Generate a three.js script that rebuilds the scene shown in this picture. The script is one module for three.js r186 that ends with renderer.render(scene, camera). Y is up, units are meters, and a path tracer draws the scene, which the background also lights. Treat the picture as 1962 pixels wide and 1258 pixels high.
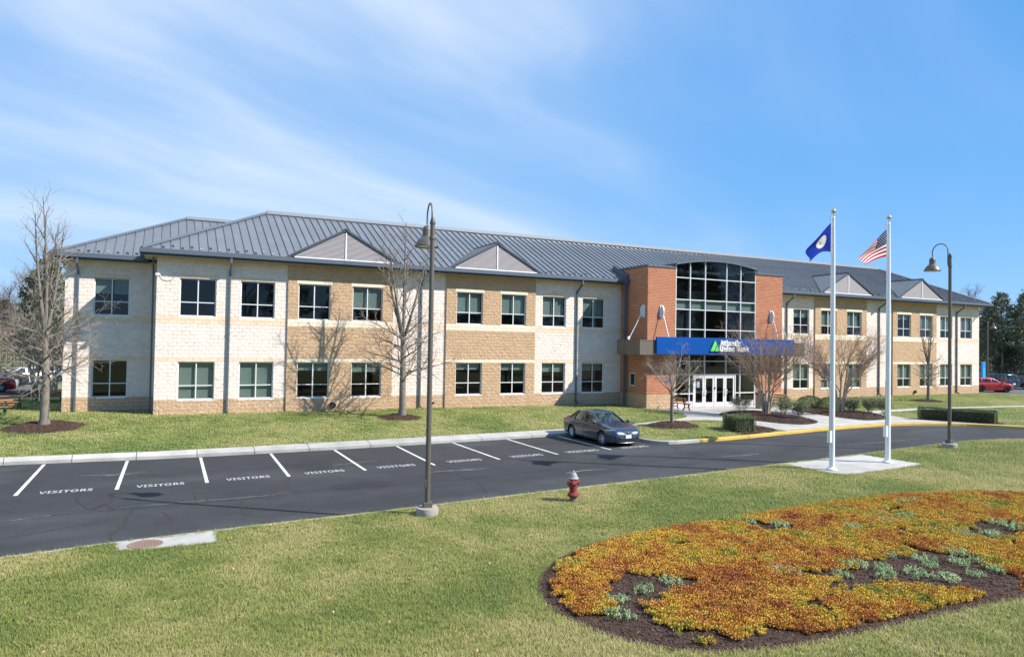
import * as THREE from 'three';
import { mergeGeometries, mergeVertices, toCreasedNormals } from 'three/addons/utils/BufferGeometryUtils.js';
import { RoundedBoxGeometry } from 'three/addons/geometries/RoundedBoxGeometry.js';
import { FontLoader } from 'three/addons/loaders/FontLoader.js';
import { TextGeometry } from 'three/addons/geometries/TextGeometry.js';
import { Brush, Evaluator, SUBTRACTION } from 'three-bvh-csg';

// ---------------------------------------------------------------- camera
const scene = new THREE.Scene();
const camera = new THREE.PerspectiveCamera(49.97, 1024 / 656, 0.1, 4000);
const EYE = 4.95;                                    // a drone hovering just above the lawn
camera.matrixAutoUpdate = true;
camera.position.set(0, EYE, 0);
{
  const m = new THREE.Matrix4().makeBasis(new THREE.Vector3(0.898, 0.0168, 0.4392), new THREE.Vector3(-0.0244, 0.9996, 0.0117), new THREE.Vector3(-0.4391, -0.0214, 0.8984));
  camera.quaternion.setFromRotationMatrix(m).normalize();
}
// ---------------------------------------------------------------- light
const renderer = new THREE.WebGLRenderer({ antialias: true });
renderer.setSize(1024, 656);
renderer.toneMapping = THREE.LinearToneMapping;
renderer.toneMappingExposure = 2.42;
renderer.shadowMap.enabled = true;
const SUN = new THREE.Vector3(0.582, 0.643, 0.498).normalize();
const sun = new THREE.DirectionalLight(new THREE.Color(1.0, 0.945, 0.87), 3.15);
sun.position.copy(SUN).multiplyScalar(140).add(new THREE.Vector3(30, 0, -30));
sun.target.position.set(30, 0, -30);
sun.castShadow = true;
sun.shadow.mapSize.set(4096, 4096);
Object.assign(sun.shadow.camera, { left: -90, right: 90, top: 90, bottom: -90, near: 1, far: 400 });
scene.add(sun, sun.target);

// ---------------------------------------------------------------- random numbers and noise
function makeRandom(seed) { let a = seed >>> 0; return () => { a = (a + 0x6D2B79F5) | 0; let t = Math.imul(a ^ (a >>> 15), 1 | a); t = (t + Math.imul(t ^ (t >>> 7), 61 | t)) ^ t; return ((t ^ (t >>> 14)) >>> 0) / 4294967296; }; }
const R0 = makeRandom(7);
const rr = (r, a, b) => a + (b - a) * r();
const clamp = (x, a, b) => Math.min(b, Math.max(a, x));
const lerp = (a, b, t) => a + (b - a) * t;
const smooth = (a, b, x) => { const t = clamp((x - a) / (b - a), 0, 1); return t * t * (3 - 2 * t); };
function hash2(ix, iy, s) { let h = Math.imul(ix, 374761393) ^ Math.imul(iy, 668265263) ^ Math.imul(s, 1442695041); h = Math.imul(h ^ (h >>> 13), 1274126177); return ((h ^ (h >>> 16)) >>> 0) / 4294967296; }
function vnoise(x, y, s = 0, period = 0) {
  const ix = Math.floor(x), iy = Math.floor(y), fx = x - ix, fy = y - iy, u = fx * fx * (3 - 2 * fx), v = fy * fy * (3 - 2 * fy);
  const w = period ? (k) => ((k % period) + period) % period : (k) => k;
  const a = hash2(w(ix), w(iy), s), b = hash2(w(ix + 1), w(iy), s), c = hash2(w(ix), w(iy + 1), s), d = hash2(w(ix + 1), w(iy + 1), s);
  return lerp(lerp(a, b, u), lerp(c, d, u), v);
}
function fbm(x, y, oct = 4, s = 0, period = 0) { let t = 0, a = 0.5, n = 0; for (let k = 0; k < oct; k++) { t += a * vnoise(x, y, s + k * 17, period); n += a; x *= 2; y *= 2; period *= 2; a *= 0.5; } return t / n; }

// ---------------------------------------------------------------- sky: clear air with thin streaks of cirrus
{
  const w = 1664, h = 832, data = new Float32Array(w * h * 4);
  const gain = 0.465;
  for (let j = 0; j < h; j++) {
    const el = ((j + 0.5) / h - 0.5) * Math.PI, y = Math.sin(el), cy = Math.cos(el);
    for (let i = 0; i < w; i++) {
      const az = ((i + 0.5) / w - 0.5) * 2 * Math.PI, x = Math.cos(az) * cy, z = Math.sin(az) * cy;
      const e = Math.max(0, y), t = Math.pow(1 - e, 3.2), t2 = Math.pow(1 - e, 9);
      let r = lerp(0.070, 0.195, t), g = lerp(0.30, 0.53, t), b = lerp(0.74, 0.97, t);
      r = lerp(r, 0.50, t2 * 0.75); g = lerp(g, 0.72, t2 * 0.75); b = lerp(b, 0.97, t2 * 0.75);
      const sd = x * SUN.x + y * SUN.y + z * SUN.z;
      const halo = 0.16 * Math.pow(Math.max(0, sd), 6) + 0.3 * Math.pow(Math.max(0, sd), 60);
      r += halo; g += halo * 0.97; b += halo * 0.9;
      if (y > -0.02) {
        const k = 1 / (e + 0.16), px = x * k, pz = z * k;                  // cirrus drawn out along the wind, thick to the west and thinning eastwards
        const ca = Math.cos(-0.42), sa = Math.sin(-0.42), a = px * ca + pz * sa, c = -px * sa + pz * ca;
        const warp = fbm(a * 0.8 + 3, c * 0.8 - 7, 3, 91) - 0.5;
        const bank = smooth(-0.12, 1.0, (-0.62 * x - 0.78 * z) / cy + 0.9 * (fbm(px * 0.5 + 5, pz * 0.5, 3, 5) - 0.5) + 0.25 * e);
        const streak = fbm(a * 0.5 + warp * 0.9, c * 2.4 + warp * 1.5, 5, 23);
        const fine = fbm(a * 2.4 + warp * 3, c * 10 + warp * 5, 5, 61);
        let cl = bank * (0.25 + 0.50 * smooth(0.22, 0.85, streak)) * (0.66 + 0.55 * fine);
        cl += 0.13 * smooth(0.45, 0.85, streak) * fine * smooth(-0.9, 0.4, (-0.62 * x - 0.78 * z) / cy);
        cl = clamp(cl, 0, 0.75) * smooth(0.0, 0.16, y);
        r = lerp(r, 0.80, cl); g = lerp(g, 0.88, cl); b = lerp(b, 0.97, cl);
      } else { r = 0.30; g = 0.33; b = 0.30; }
      const o = (j * w + i) * 4; data[o] = r * gain; data[o + 1] = g * gain; data[o + 2] = b * gain; data[o + 3] = 1;
    }
  }
  const sky = new THREE.DataTexture(data, w, h, THREE.RGBAFormat, THREE.FloatType);
  sky.mapping = THREE.EquirectangularReflectionMapping; sky.magFilter = THREE.LinearFilter; sky.minFilter = THREE.LinearFilter; sky.wrapS = THREE.RepeatWrapping; sky.needsUpdate = true;
  scene.background = sky; scene.environment = sky;
}

// ---------------------------------------------------------------- textures
function texture(size, fn, metres, srgb = false) {           // fn(u, v) gives linear rgb (or one number), u and v run 0..1 and tile
  const d = new Uint8Array(size * size * 4);
  for (let j = 0; j < size; j++) for (let i = 0; i < size; i++) {
    const c = fn(i / size, j / size), o = (j * size + i) * 4, a = Array.isArray(c) ? c : [c, c, c];
    for (let k = 0; k < 3; k++) { let v = clamp(a[k], 0, 1); if (srgb) v = v <= 0.0031308 ? v * 12.92 : 1.055 * Math.pow(v, 1 / 2.4) - 0.055; d[o + k] = Math.round(v * 255); }
    d[o + 3] = 255;
  }
  const t = new THREE.DataTexture(d, size, size, THREE.RGBAFormat);
  t.wrapS = t.wrapT = THREE.RepeatWrapping; t.magFilter = THREE.LinearFilter; t.minFilter = THREE.LinearMipmapLinearFilter; t.generateMipmaps = true;
  if (srgb) t.colorSpace = THREE.SRGBColorSpace;
  t.repeat.set(1 / metres, 1 / metres); t.needsUpdate = true;
  return t;
}
const tone = (c, k) => [c[0] * k, c[1] * k, c[2] * k];
const speckle = (size, metres, lo, hi, cells, oct, s) => texture(size, (u, v) => lerp(lo, hi, fbm(u * cells, v * cells, oct, s, cells)), metres, true);
const T = {
  asphalt: texture(512, (u, v) => { const n = fbm(u * 96, v * 96, 3, 3, 96), m = fbm(u * 6, v * 6, 4, 9, 6), g = hash2(Math.floor(u * 512), Math.floor(v * 512), 4); return tone([0.93, 0.965, 1.0], 0.50 + 0.34 * n + 0.28 * (m - 0.5) + (g > 0.985 ? 0.35 : 0)); }, 3.1, true),
  asphaltBump: texture(512, (u, v) => fbm(u * 128, v * 128, 3, 8, 128), 2.3),
  concrete: texture(512, (u, v) => { const n = fbm(u * 64, v * 64, 3, 13, 64), m = fbm(u * 5, v * 5, 5, 29, 5); return tone([1, 0.985, 0.95], 0.70 + 0.16 * n + 0.34 * (m - 0.5)); }, 2.7, true),
  block: texture(512, (u, v) => { const n = fbm(u * 48, v * 48, 4, 31, 48), m = fbm(u * 9, v * 9, 4, 37, 9); return tone([1, 0.985, 0.96], 0.80 + 0.16 * n + 0.15 * (m - 0.5)); }, 1.9, true),
  blockBump: texture(512, (u, v) => { const m = fbm(u * 20, v * 20, 5, 41, 20), n = Math.abs(fbm(u * 26, v * 26, 3, 43, 26) - 0.5) * 2; return 0.65 * m + 0.5 * n; }, 1.9),
  brick: texture(256, (u, v) => tone([1, 0.98, 0.96], 0.72 + 0.5 * (fbm(u * 32, v * 32, 4, 47, 32) - 0.3)), 0.9, true),
  metal: texture(256, (u, v) => 0.86 + 0.2 * (fbm(u * 6, v * 6, 4, 53, 6) - 0.5), 2.9, true),
  roughness: texture(256, (u, v) => 0.6 + 0.5 * (fbm(u * 10, v * 10, 4, 57, 10) - 0.5), 2.1),
  bark: texture(256, (u, v) => { const n = fbm(u * 14, v * 5, 4, 59, 0), m = fbm(u * 40, v * 40, 2, 61, 40); return tone([1, 0.96, 0.9], 0.45 + 0.6 * n + 0.2 * (m - 0.5)); }, 0.6, true),
  wood: texture(256, (u, v) => tone([1, 0.9, 0.78], 0.62 + 0.45 * fbm(u * 4, v * 60, 3, 67, 0)), 1.1, true),
  soil: texture(512, (u, v) => { const n = fbm(u * 70, v * 70, 3, 71, 70), m = fbm(u * 7, v * 7, 4, 73, 7); const k = clamp(0.35 + 1.0 * (m - 0.5) + 0.5 * n, 0, 1); return [lerp(0.15, 0.36, k), lerp(0.20, 0.33, k), lerp(0.055, 0.14, k)]; }, 4.3, true),
  mulch: texture(512, (u, v) => { const n = fbm(u * 60, v * 34, 4, 79, 0), m = fbm(u * 8, v * 8, 3, 83, 8); return tone([1, 0.72, 0.56], 0.10 + 0.5 * Math.pow(n, 1.6) + 0.18 * (m - 0.5)); }, 1.3, true),
  mulchBump: texture(256, (u, v) => fbm(u * 40, v * 30, 4, 89, 0), 0.8),
};
const std = (o) => new THREE.MeshStandardMaterial({ side: THREE.DoubleSide, ...o });
const phys = (o) => new THREE.MeshPhysicalMaterial({ side: THREE.DoubleSide, ...o });
const lin = (r, g, b) => new THREE.Color().setRGB(r, g, b);
const splitFace = (r, g, b, k = 1) => std({ color: lin(r, g, b), map: T.block, bumpMap: T.blockBump, bumpScale: 0.022 * k, roughness: 0.95, vertexColors: true });
const M = {
  asphalt: std({ color: lin(0.047, 0.0475, 0.0495), map: T.asphalt, bumpMap: T.asphaltBump, bumpScale: 0.004, roughness: 0.88, vertexColors: true }),
  asphaltOld: std({ color: lin(0.16, 0.16, 0.162), map: T.asphalt, roughness: 0.92 }),
  tar: std({ color: lin(0.030, 0.025, 0.022), roughness: 0.6 }),
  scuff: std({ color: lin(0.25, 0.245, 0.235), map: T.asphalt, roughness: 0.95 }),
  stencil: std({ color: lin(0.52, 0.52, 0.51), map: T.concrete, roughness: 0.8 }),
  paint: std({ color: lin(0.82, 0.82, 0.80), map: T.concrete, roughness: 0.75 }),
  yellowFaded: std({ color: lin(0.66, 0.55, 0.34), map: T.concrete, roughness: 0.9 }),
  yellow: std({ color: lin(0.86, 0.56, 0.115), map: T.concrete, roughness: 0.8 }),
  concrete: std({ color: lin(0.54, 0.525, 0.495), map: T.concrete, bumpMap: T.asphaltBump, bumpScale: 0.002, roughness: 0.92, vertexColors: true }),
  concreteOld: std({ color: lin(0.44, 0.41, 0.36), map: T.concrete, bumpMap: T.blockBump, bumpScale: 0.012, roughness: 0.95 }),
  lawn: std({ color: lin(0.80, 0.80, 0.80), map: T.soil, roughness: 1, vertexColors: true }),
  far: std({ color: lin(0.13, 0.14, 0.06), map: T.soil, roughness: 1 }),
  mulch: std({ color: lin(0.20, 0.145, 0.12), map: T.mulch, bumpMap: T.mulchBump, bumpScale: 0.03, roughness: 1 }),
  white: splitFace(0.865, 0.755, 0.685, 0.55), brown: splitFace(0.565, 0.385, 0.24, 0.7), tan: splitFace(0.86, 0.675, 0.50, 0.2), cream: splitFace(0.90, 0.78, 0.61, 0.25),
  mortarLight: std({ color: lin(0.92, 0.81, 0.73), map: T.concrete, roughness: 1 }), mortarBrown: std({ color: lin(0.80, 0.63, 0.45), map: T.concrete, roughness: 1 }),
  brick: std({ color: lin(0.53, 0.175, 0.072), map: T.brick, bumpMap: T.blockBump, bumpScale: 0.004, roughness: 0.9, vertexColors: true }), mortarBrick: std({ color: lin(0.82, 0.63, 0.48), map: T.concrete, roughness: 1 }),
  roof: std({ color: lin(0.195, 0.21, 0.228), map: T.metal, metalness: 0.2, roughness: 0.55, roughnessMap: T.roughness, vertexColors: true }),
  roofDark: std({ color: lin(0.070, 0.085, 0.105), metalness: 0.3, roughness: 0.5 }),
  ridge: std({ color: lin(0.36, 0.385, 0.41), metalness: 0.35, roughness: 0.45 }),
  gutter: std({ color: lin(0.115, 0.140, 0.170), metalness: 0.25, roughness: 0.45 }),
  soffit: std({ color: lin(0.50, 0.46, 0.39), roughness: 0.8 }),
  louver: std({ color: lin(0.33, 0.305, 0.31), roughness: 0.7 }),
  trim: std({ color: lin(0.84, 0.83, 0.81), roughness: 0.45 }),
  frame: std({ color: lin(0.68, 0.68, 0.67), roughness: 0.4 }),
  sill: std({ color: lin(0.80, 0.77, 0.70), roughness: 0.7 }),
  glass: phys({ color: lin(0.40, 0.46, 0.45), transmission: 1, thickness: 0, roughness: 0.01, ior: 1.5, specularIntensity: 1 }),
  blind: std({ color: lin(0.70, 0.75, 0.70), roughness: 0.9 }), blindLight: std({ color: lin(0.78, 0.82, 0.79), roughness: 0.9 }),
  interior: std({ color: lin(0.36, 0.35, 0.33), roughness: 0.95 }), interiorFloor: std({ color: lin(0.16, 0.15, 0.145), roughness: 0.9 }),
  canopy: std({ color: lin(0.145, 0.122, 0.098), metalness: 0.2, roughness: 0.55 }),
  signBlue: phys({ color: lin(0.0, 0.068, 0.30), roughness: 0.55, specularIntensity: 0.3 }), signGreen: std({ color: lin(0.13, 0.66, 0.16), roughness: 0.4 }), signWhite: std({ color: lin(0.88, 0.88, 0.86), roughness: 0.4 }),
  steel: std({ color: lin(0.62, 0.64, 0.66), metalness: 0.6, roughness: 0.35 }),
  bronze: std({ color: lin(0.135, 0.118, 0.098), metalness: 0.35, roughness: 0.5 }),
  lampInside: std({ color: lin(0.72, 0.66, 0.52), roughness: 0.35 }),
  poleWhite: std({ color: lin(0.78, 0.79, 0.80), metalness: 0.1, roughness: 0.35 }), gold: std({ color: lin(0.72, 0.52, 0.22), metalness: 0.85, roughness: 0.35 }),
  hydrantRed: std({ color: lin(0.25, 0.030, 0.028), roughness: 0.75, map: T.metal }), hydrantGrey: std({ color: lin(0.36, 0.37, 0.35), roughness: 0.6, map: T.concrete }), chain: std({ color: lin(0.05, 0.05, 0.05), metalness: 0.6, roughness: 0.5 }),
  castIron: std({ color: lin(0.30, 0.20, 0.15), roughness: 0.85, map: T.concrete }),
  rubber: std({ color: lin(0.018, 0.018, 0.019), roughness: 0.85 }), black: std({ color: lin(0.012, 0.012, 0.013), roughness: 0.5 }), alloy: std({ color: lin(0.62, 0.63, 0.65), metalness: 0.75, roughness: 0.35 }),
  chrome: std({ color: lin(0.75, 0.76, 0.78), metalness: 0.95, roughness: 0.15 }), lens: phys({ color: lin(0.26, 0.28, 0.30), roughness: 0.12, metalness: 0.3, clearcoat: 1 }), amber: phys({ color: lin(0.75, 0.22, 0.03), roughness: 0.2, clearcoat: 1 }),
  tail: phys({ color: lin(0.50, 0.012, 0.014), roughness: 0.15, clearcoat: 1 }), seat: std({ color: lin(0.20, 0.20, 0.19), roughness: 0.9 }),
  carGlass: phys({ color: lin(0.55, 0.64, 0.62), transmission: 1, thickness: 0, roughness: 0.01, ior: 1.6 }), plate: std({ color: lin(0.75, 0.77, 0.80), roughness: 0.5 }),
  benchWood: std({ color: lin(0.62, 0.30, 0.11), map: T.wood, roughness: 0.7 }), benchIron: std({ color: lin(0.09, 0.035, 0.022), roughness: 0.6 }),
  tableWood: std({ color: lin(0.46, 0.22, 0.10), map: T.wood, roughness: 0.8 }), tableGreen: std({ color: lin(0.02, 0.10, 0.065), roughness: 0.6 }),
  bark: std({ color: lin(0.27, 0.245, 0.21), map: T.bark, roughness: 0.95 }), barkPale: std({ color: lin(0.58, 0.45, 0.33), map: T.bark, roughness: 0.9 }), barkGrey: std({ color: lin(0.26, 0.235, 0.205), map: T.bark, roughness: 0.95 }),
  twigRust: std({ color: lin(0.36, 0.255, 0.185), roughness: 0.95 }), twig: std({ color: lin(0.34, 0.285, 0.23), roughness: 0.95 }), twigPale: std({ color: lin(0.36, 0.295, 0.225), roughness: 0.95 }), twigWood: std({ color: lin(0.215, 0.175, 0.14), roughness: 0.95 }),
  leaf: phys({ color: lin(1, 1, 1), vertexColors: true, roughness: 0.75, transmission: 0.25, thickness: 0 }),
  grass: phys({ color: lin(1, 1, 1), roughness: 0.8, transmission: 0.3, thickness: 0 }),
  sedum: std({ color: lin(1, 1, 1), roughness: 0.7 }), chip: std({ color: lin(1, 1, 1), roughness: 1 }),
};
const carPaint = (r, g, b) => phys({ color: lin(r, g, b), metalness: 0.45, roughness: 0.32, clearcoat: 1, clearcoatRoughness: 0.04 });

// ---------------------------------------------------------------- building helpers
const used = new Map();
function numbered(name) { const n = used.get(name) ?? 0; used.set(name, n + 1); return n ? `${name}_${String(n).padStart(3, '0')}` : name; }
function tag(o, label, category, group, kind) { if (label) o.userData.label = label; if (category) o.userData.category = category; if (group) o.userData.group = group; if (kind) o.userData.kind = kind; return o; }
function base(name, [x, y, z] = [0, 0, 0], turn = 0) { const g = new THREE.Group(); g.name = numbered(name); g.position.set(x, y, z); g.rotation.y = turn; scene.add(g); return g; }
function structure(o, label, category) { return tag(o, label, category, null, 'structure'); }
function lit(o) { o.castShadow = true; o.receiveShadow = true; return o; }
function mesh(name, geometry, material, parent) { const m = lit(new THREE.Mesh(geometry, material)); m.name = parent ? name : numbered(name); (parent ?? scene).add(m); return m; }
function copy(o, name) { const c = o.clone(); c.name = numbered(name ?? o.name.replace(/_\d{3}$/, '')); c.userData = { ...o.userData }; scene.add(c); return c; }
function boxUV(g) {                                                     // uv in metres, looked up along the axis that a face points to
  const p = g.attributes.position, n = g.attributes.normal, uv = new Float32Array(p.count * 2);
  for (let i = 0; i < p.count; i++) {
    const ax = Math.abs(n.getX(i)), ay = Math.abs(n.getY(i)), az = Math.abs(n.getZ(i));
    if (ay >= ax && ay >= az) { uv[2 * i] = p.getX(i); uv[2 * i + 1] = p.getZ(i); } else if (ax >= az) { uv[2 * i] = p.getZ(i); uv[2 * i + 1] = p.getY(i); } else { uv[2 * i] = p.getX(i); uv[2 * i + 1] = p.getY(i); }
  }
  g.setAttribute('uv', new THREE.BufferAttribute(uv, 2)); return g;
}
function clean(g) { const q = g.index ? g.toNonIndexed() : g; const o = new THREE.BufferGeometry(); o.setAttribute('position', q.attributes.position); if (!q.attributes.normal) q.computeVertexNormals(); o.setAttribute('normal', q.attributes.normal); return o; }
class MB {                                                              // collects shapes and joins them into one mesh
  constructor() { this.g = []; }
  add(g, x = 0, y = 0, z = 0, rx = 0, ry = 0, rz = 0, s = 1) {
    const q = clean(g), m = new THREE.Matrix4().compose(new THREE.Vector3(x, y, z), new THREE.Quaternion().setFromEuler(new THREE.Euler(rx, ry, rz)), Array.isArray(s) ? new THREE.Vector3(...s) : new THREE.Vector3(s, s, s));
    q.applyMatrix4(m); this.g.push(q); return this;
  }
  box(x0, y0, z0, x1, y1, z1) { return this.add(new THREE.BoxGeometry(Math.abs(x1 - x0), Math.abs(y1 - y0), Math.abs(z1 - z0)), (x0 + x1) / 2, (y0 + y1) / 2, (z0 + z1) / 2); }
  rbox(x0, y0, z0, x1, y1, z1, r = 0.01) { return this.add(new RoundedBoxGeometry(Math.abs(x1 - x0), Math.abs(y1 - y0), Math.abs(z1 - z0), 2, r), (x0 + x1) / 2, (y0 + y1) / 2, (z0 + z1) / 2); }
  bar(a, b, w, d = w) {                                                 // a square bar from a to b
    const A = new THREE.Vector3(...a), B = new THREE.Vector3(...b), dir = B.clone().sub(A), len = dir.length(), q = clean(new THREE.BoxGeometry(w, len, d));
    q.applyQuaternion(new THREE.Quaternion().setFromUnitVectors(new THREE.Vector3(0, 1, 0), dir.normalize())); const c = A.add(B).multiplyScalar(0.5); q.translate(c.x, c.y, c.z); this.g.push(q); return this;
  }
  rod(a, b, r0, r1 = r0, n = 10) {
    const A = new THREE.Vector3(...a), B = new THREE.Vector3(...b), dir = B.clone().sub(A), len = dir.length(), q = clean(new THREE.CylinderGeometry(r1, r0, len, n));
    q.applyQuaternion(new THREE.Quaternion().setFromUnitVectors(new THREE.Vector3(0, 1, 0), dir.normalize())); const c = A.add(B).multiplyScalar(0.5); q.translate(c.x, c.y, c.z); this.g.push(q); return this;
  }
  tube(pts, r, n = 8, seg = 0) { const c = new THREE.CatmullRomCurve3(pts.map((p) => new THREE.Vector3(...p))); return this.add(new THREE.TubeGeometry(c, seg || pts.length * 5, r, n, false)); }
  lathe(prof, x = 0, y = 0, z = 0, n = 24, rx = 0, ry = 0, rz = 0) { return this.add(new THREE.LatheGeometry(prof.map((p) => new THREE.Vector2(...p)), n), x, y, z, rx, ry, rz); }
  quad(a, b, c, d) { const g = new THREE.BufferGeometry(); g.setAttribute('position', new THREE.Float32BufferAttribute([...a, ...b, ...c, ...a, ...c, ...d], 3)); g.computeVertexNormals(); this.g.push(g); return this; }
  prism(poly, h, dir) {                                                 // a flat polygon given a thickness h along dir
    const D = new THREE.Vector3(...dir).multiplyScalar(h), P = poly.map((p) => new THREE.Vector3(...p)), Q = P.map((p) => p.clone().add(D)), t = [];
    for (let i = 1; i < P.length - 1; i++) { t.push(P[0], P[i], P[i + 1], Q[0], Q[i + 1], Q[i]); }
    for (let i = 0; i < P.length; i++) { const j = (i + 1) % P.length; t.push(P[i], Q[i], Q[j], P[i], Q[j], P[j]); }
    const g = new THREE.BufferGeometry(); g.setAttribute('position', new THREE.Float32BufferAttribute(t.flatMap((v) => [v.x, v.y, v.z]), 3)); g.computeVertexNormals(); this.g.push(g); return this;
  }
  geometry(origin) { const g = this.g.length === 1 ? this.g[0].clone() : mergeGeometries(this.g); boxUV(g); if (origin) g.translate(-origin.x, -origin.y, -origin.z); return g; }
  build(name, material, parent, origin) { return mesh(name, this.geometry(origin), material, parent); }
}
class TB {                                                              // raw triangles with normals and colours
  constructor() { this.p = []; this.n = []; this.c = []; this.u = []; this.i = []; }
  get count() { return this.p.length / 3; }
  vert(x, y, z, nx, ny, nz, c, u = 0, v = 0) { this.p.push(x, y, z); this.n.push(nx, ny, nz); if (c) this.c.push(c[0], c[1], c[2]); this.u.push(u, v); return this.count - 1; }
  geometry() {
    const g = new THREE.BufferGeometry(); g.setAttribute('position', new THREE.Float32BufferAttribute(this.p, 3)); g.setAttribute('normal', new THREE.Float32BufferAttribute(this.n, 3)); g.setAttribute('uv', new THREE.Float32BufferAttribute(this.u, 2));
    if (this.c.length) g.setAttribute('color', new THREE.Float32BufferAttribute(this.c, 3)); g.setIndex(this.i); return g;
  }
  tube(pts, radii, sides, uvScale = 1) {                                // a tapering limb along pts
    const A = new THREE.Vector3(), U = new THREE.Vector3(), V = new THREE.Vector3(); let prev = -1, vv = 0;
    for (let k = 0; k < pts.length; k++) {
      A.subVectors(pts[Math.min(k + 1, pts.length - 1)], pts[Math.max(0, k - 1)]).normalize();
      U.set(Math.abs(A.y) > 0.9 ? 1 : 0, Math.abs(A.y) > 0.9 ? 0 : 1, 0).cross(A).normalize(); V.crossVectors(A, U);
      if (k) vv += pts[k].distanceTo(pts[k - 1]);
      const first = this.count;
      for (let s = 0; s <= sides; s++) { const t = (s / sides) * 2 * Math.PI, c = Math.cos(t), d = Math.sin(t), nx = U.x * c + V.x * d, ny = U.y * c + V.y * d, nz = U.z * c + V.z * d; this.vert(pts[k].x + nx * radii[k], pts[k].y + ny * radii[k], pts[k].z + nz * radii[k], nx, ny, nz, null, (s / sides) * 6.28 * radii[0] * uvScale, vv * uvScale); }
      if (prev >= 0) for (let s = 0; s < sides; s++) this.i.push(prev + s, prev + s + 1, first + s, prev + s + 1, first + s + 1, first + s);
      prev = first;
    }
  }
  leaf(x, y, z, size, r, c, long = 1.6) {                               // one leaf: two triangles folded a little along the middle
    const a = new THREE.Vector3(r() - 0.5, r() - 0.5, r() - 0.5).normalize(), b = new THREE.Vector3(r() - 0.5, r() - 0.5, r() - 0.5).cross(a).normalize(), n = new THREE.Vector3().crossVectors(a, b);
    const L = size * long, w = size * 0.5, f = this.count;
    this.vert(x, y, z, n.x, n.y, n.z, c); this.vert(x + a.x * L * 0.5 + b.x * w, y + a.y * L * 0.5 + b.y * w, z + a.z * L * 0.5 + b.z * w, n.x, n.y, n.z, c);
    this.vert(x + a.x * L, y + a.y * L, z + a.z * L, n.x, n.y, n.z, c); this.vert(x + a.x * L * 0.5 - b.x * w, y + a.y * L * 0.5 - b.y * w, z + a.z * L * 0.5 - b.z * w, n.x, n.y, n.z, c);
    this.i.push(f, f + 2, f + 1, f, f + 3, f + 2);
  }
}
// ================================================================ the ground
const roadY = (x) => 0.0165 * clamp(x, 0, 38);
const yardY = (x) => 0.88 - 0.16 * Math.exp(-(((x - 36) / 14) ** 2));
function lawnY(x, z) { const s = clamp((-z - 31) / 10.5, 0, 1); return lerp(roadY(x) + 0.14, yardY(x), s); }
const inside = (poly, x, z) => { let c = false; for (let i = 0, j = poly.length - 1; i < poly.length; j = i++) { const [xi, zi] = poly[i], [xj, zj] = poly[j]; if ((zi > z) !== (zj > z) && x < ((xj - xi) * (z - zi)) / (zj - zi) + xi) c = !c; } return c; };
const edgeDistance = (poly, x, z) => { let d = 1e9; for (let i = 0, j = poly.length - 1; i < poly.length; j = i++) { const [x0, z0] = poly[j], [x1, z1] = poly[i], dx = x1 - x0, dz = z1 - z0, t = clamp(((x - x0) * dx + (z - z0) * dz) / (dx * dx + dz * dz + 1e-9), 0, 1); d = Math.min(d, Math.hypot(x - x0 - dx * t, z - z0 - dz * t)); } return d; };
function curve(pts, step = 0.5, closed = false) {                       // a smooth line through points on the ground
  const c = new THREE.CatmullRomCurve3(pts.map(([x, z]) => new THREE.Vector3(x, 0, z)), closed, 'centripetal'), n = Math.max(4, Math.round(c.getLength() / step)), out = c.getSpacedPoints(n).map((p) => [p.x, p.z]);
  if (closed) out.pop(); return out;
}
function sheet(poly, height, maxEdge, color) {                          // a polygon on the ground, cut into small triangles that follow the height
  const v2 = poly.map(([x, z]) => new THREE.Vector2(x, -z)), area = THREE.ShapeUtils.area(v2), p = area < 0 ? poly.slice().reverse() : poly;
  const tris = THREE.ShapeUtils.triangulateShape(p.map(([x, z]) => new THREE.Vector2(x, -z)), []).map((t) => t.map((k) => p[k])), done = [], d2 = (a, b) => (a[0] - b[0]) ** 2 + (a[1] - b[1]) ** 2;
  const todo = tris.slice();
  while (todo.length) {
    const [a, b, c] = todo.pop(), ab = d2(a, b), bc = d2(b, c), ca = d2(c, a), m = Math.max(ab, bc, ca);
    const lim = typeof maxEdge === 'function' ? maxEdge((a[0] + b[0] + c[0]) / 3, (a[1] + b[1] + c[1]) / 3) : maxEdge;
    if (m <= lim * lim) { done.push(a, b, c); continue; }
    const mid = (p, q) => [(p[0] + q[0]) / 2, (p[1] + q[1]) / 2];
    if (m === ab) { const q = mid(a, b); todo.push([a, q, c], [q, b, c]); } else if (m === bc) { const q = mid(b, c); todo.push([a, b, q], [a, q, c]); } else { const q = mid(c, a); todo.push([a, b, q], [q, b, c]); }
  }
  const pos = new Float32Array(done.length * 3), uv = new Float32Array(done.length * 2), col = color ? new Float32Array(done.length * 3) : null;
  done.forEach(([x, z], i) => { pos[3 * i] = x; pos[3 * i + 1] = height(x, z); pos[3 * i + 2] = z; uv[2 * i] = x; uv[2 * i + 1] = z; if (col) { const k = color(x, z); col[3 * i] = k[0]; col[3 * i + 1] = k[1]; col[3 * i + 2] = k[2]; } });
  let g = new THREE.BufferGeometry(); g.setAttribute('position', new THREE.BufferAttribute(pos, 3)); g.setAttribute('uv', new THREE.BufferAttribute(uv, 2)); if (col) g.setAttribute('color', new THREE.BufferAttribute(col, 3));
  g = mergeVertices(g, 1e-4); g.computeVertexNormals(); return g;
}
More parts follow.
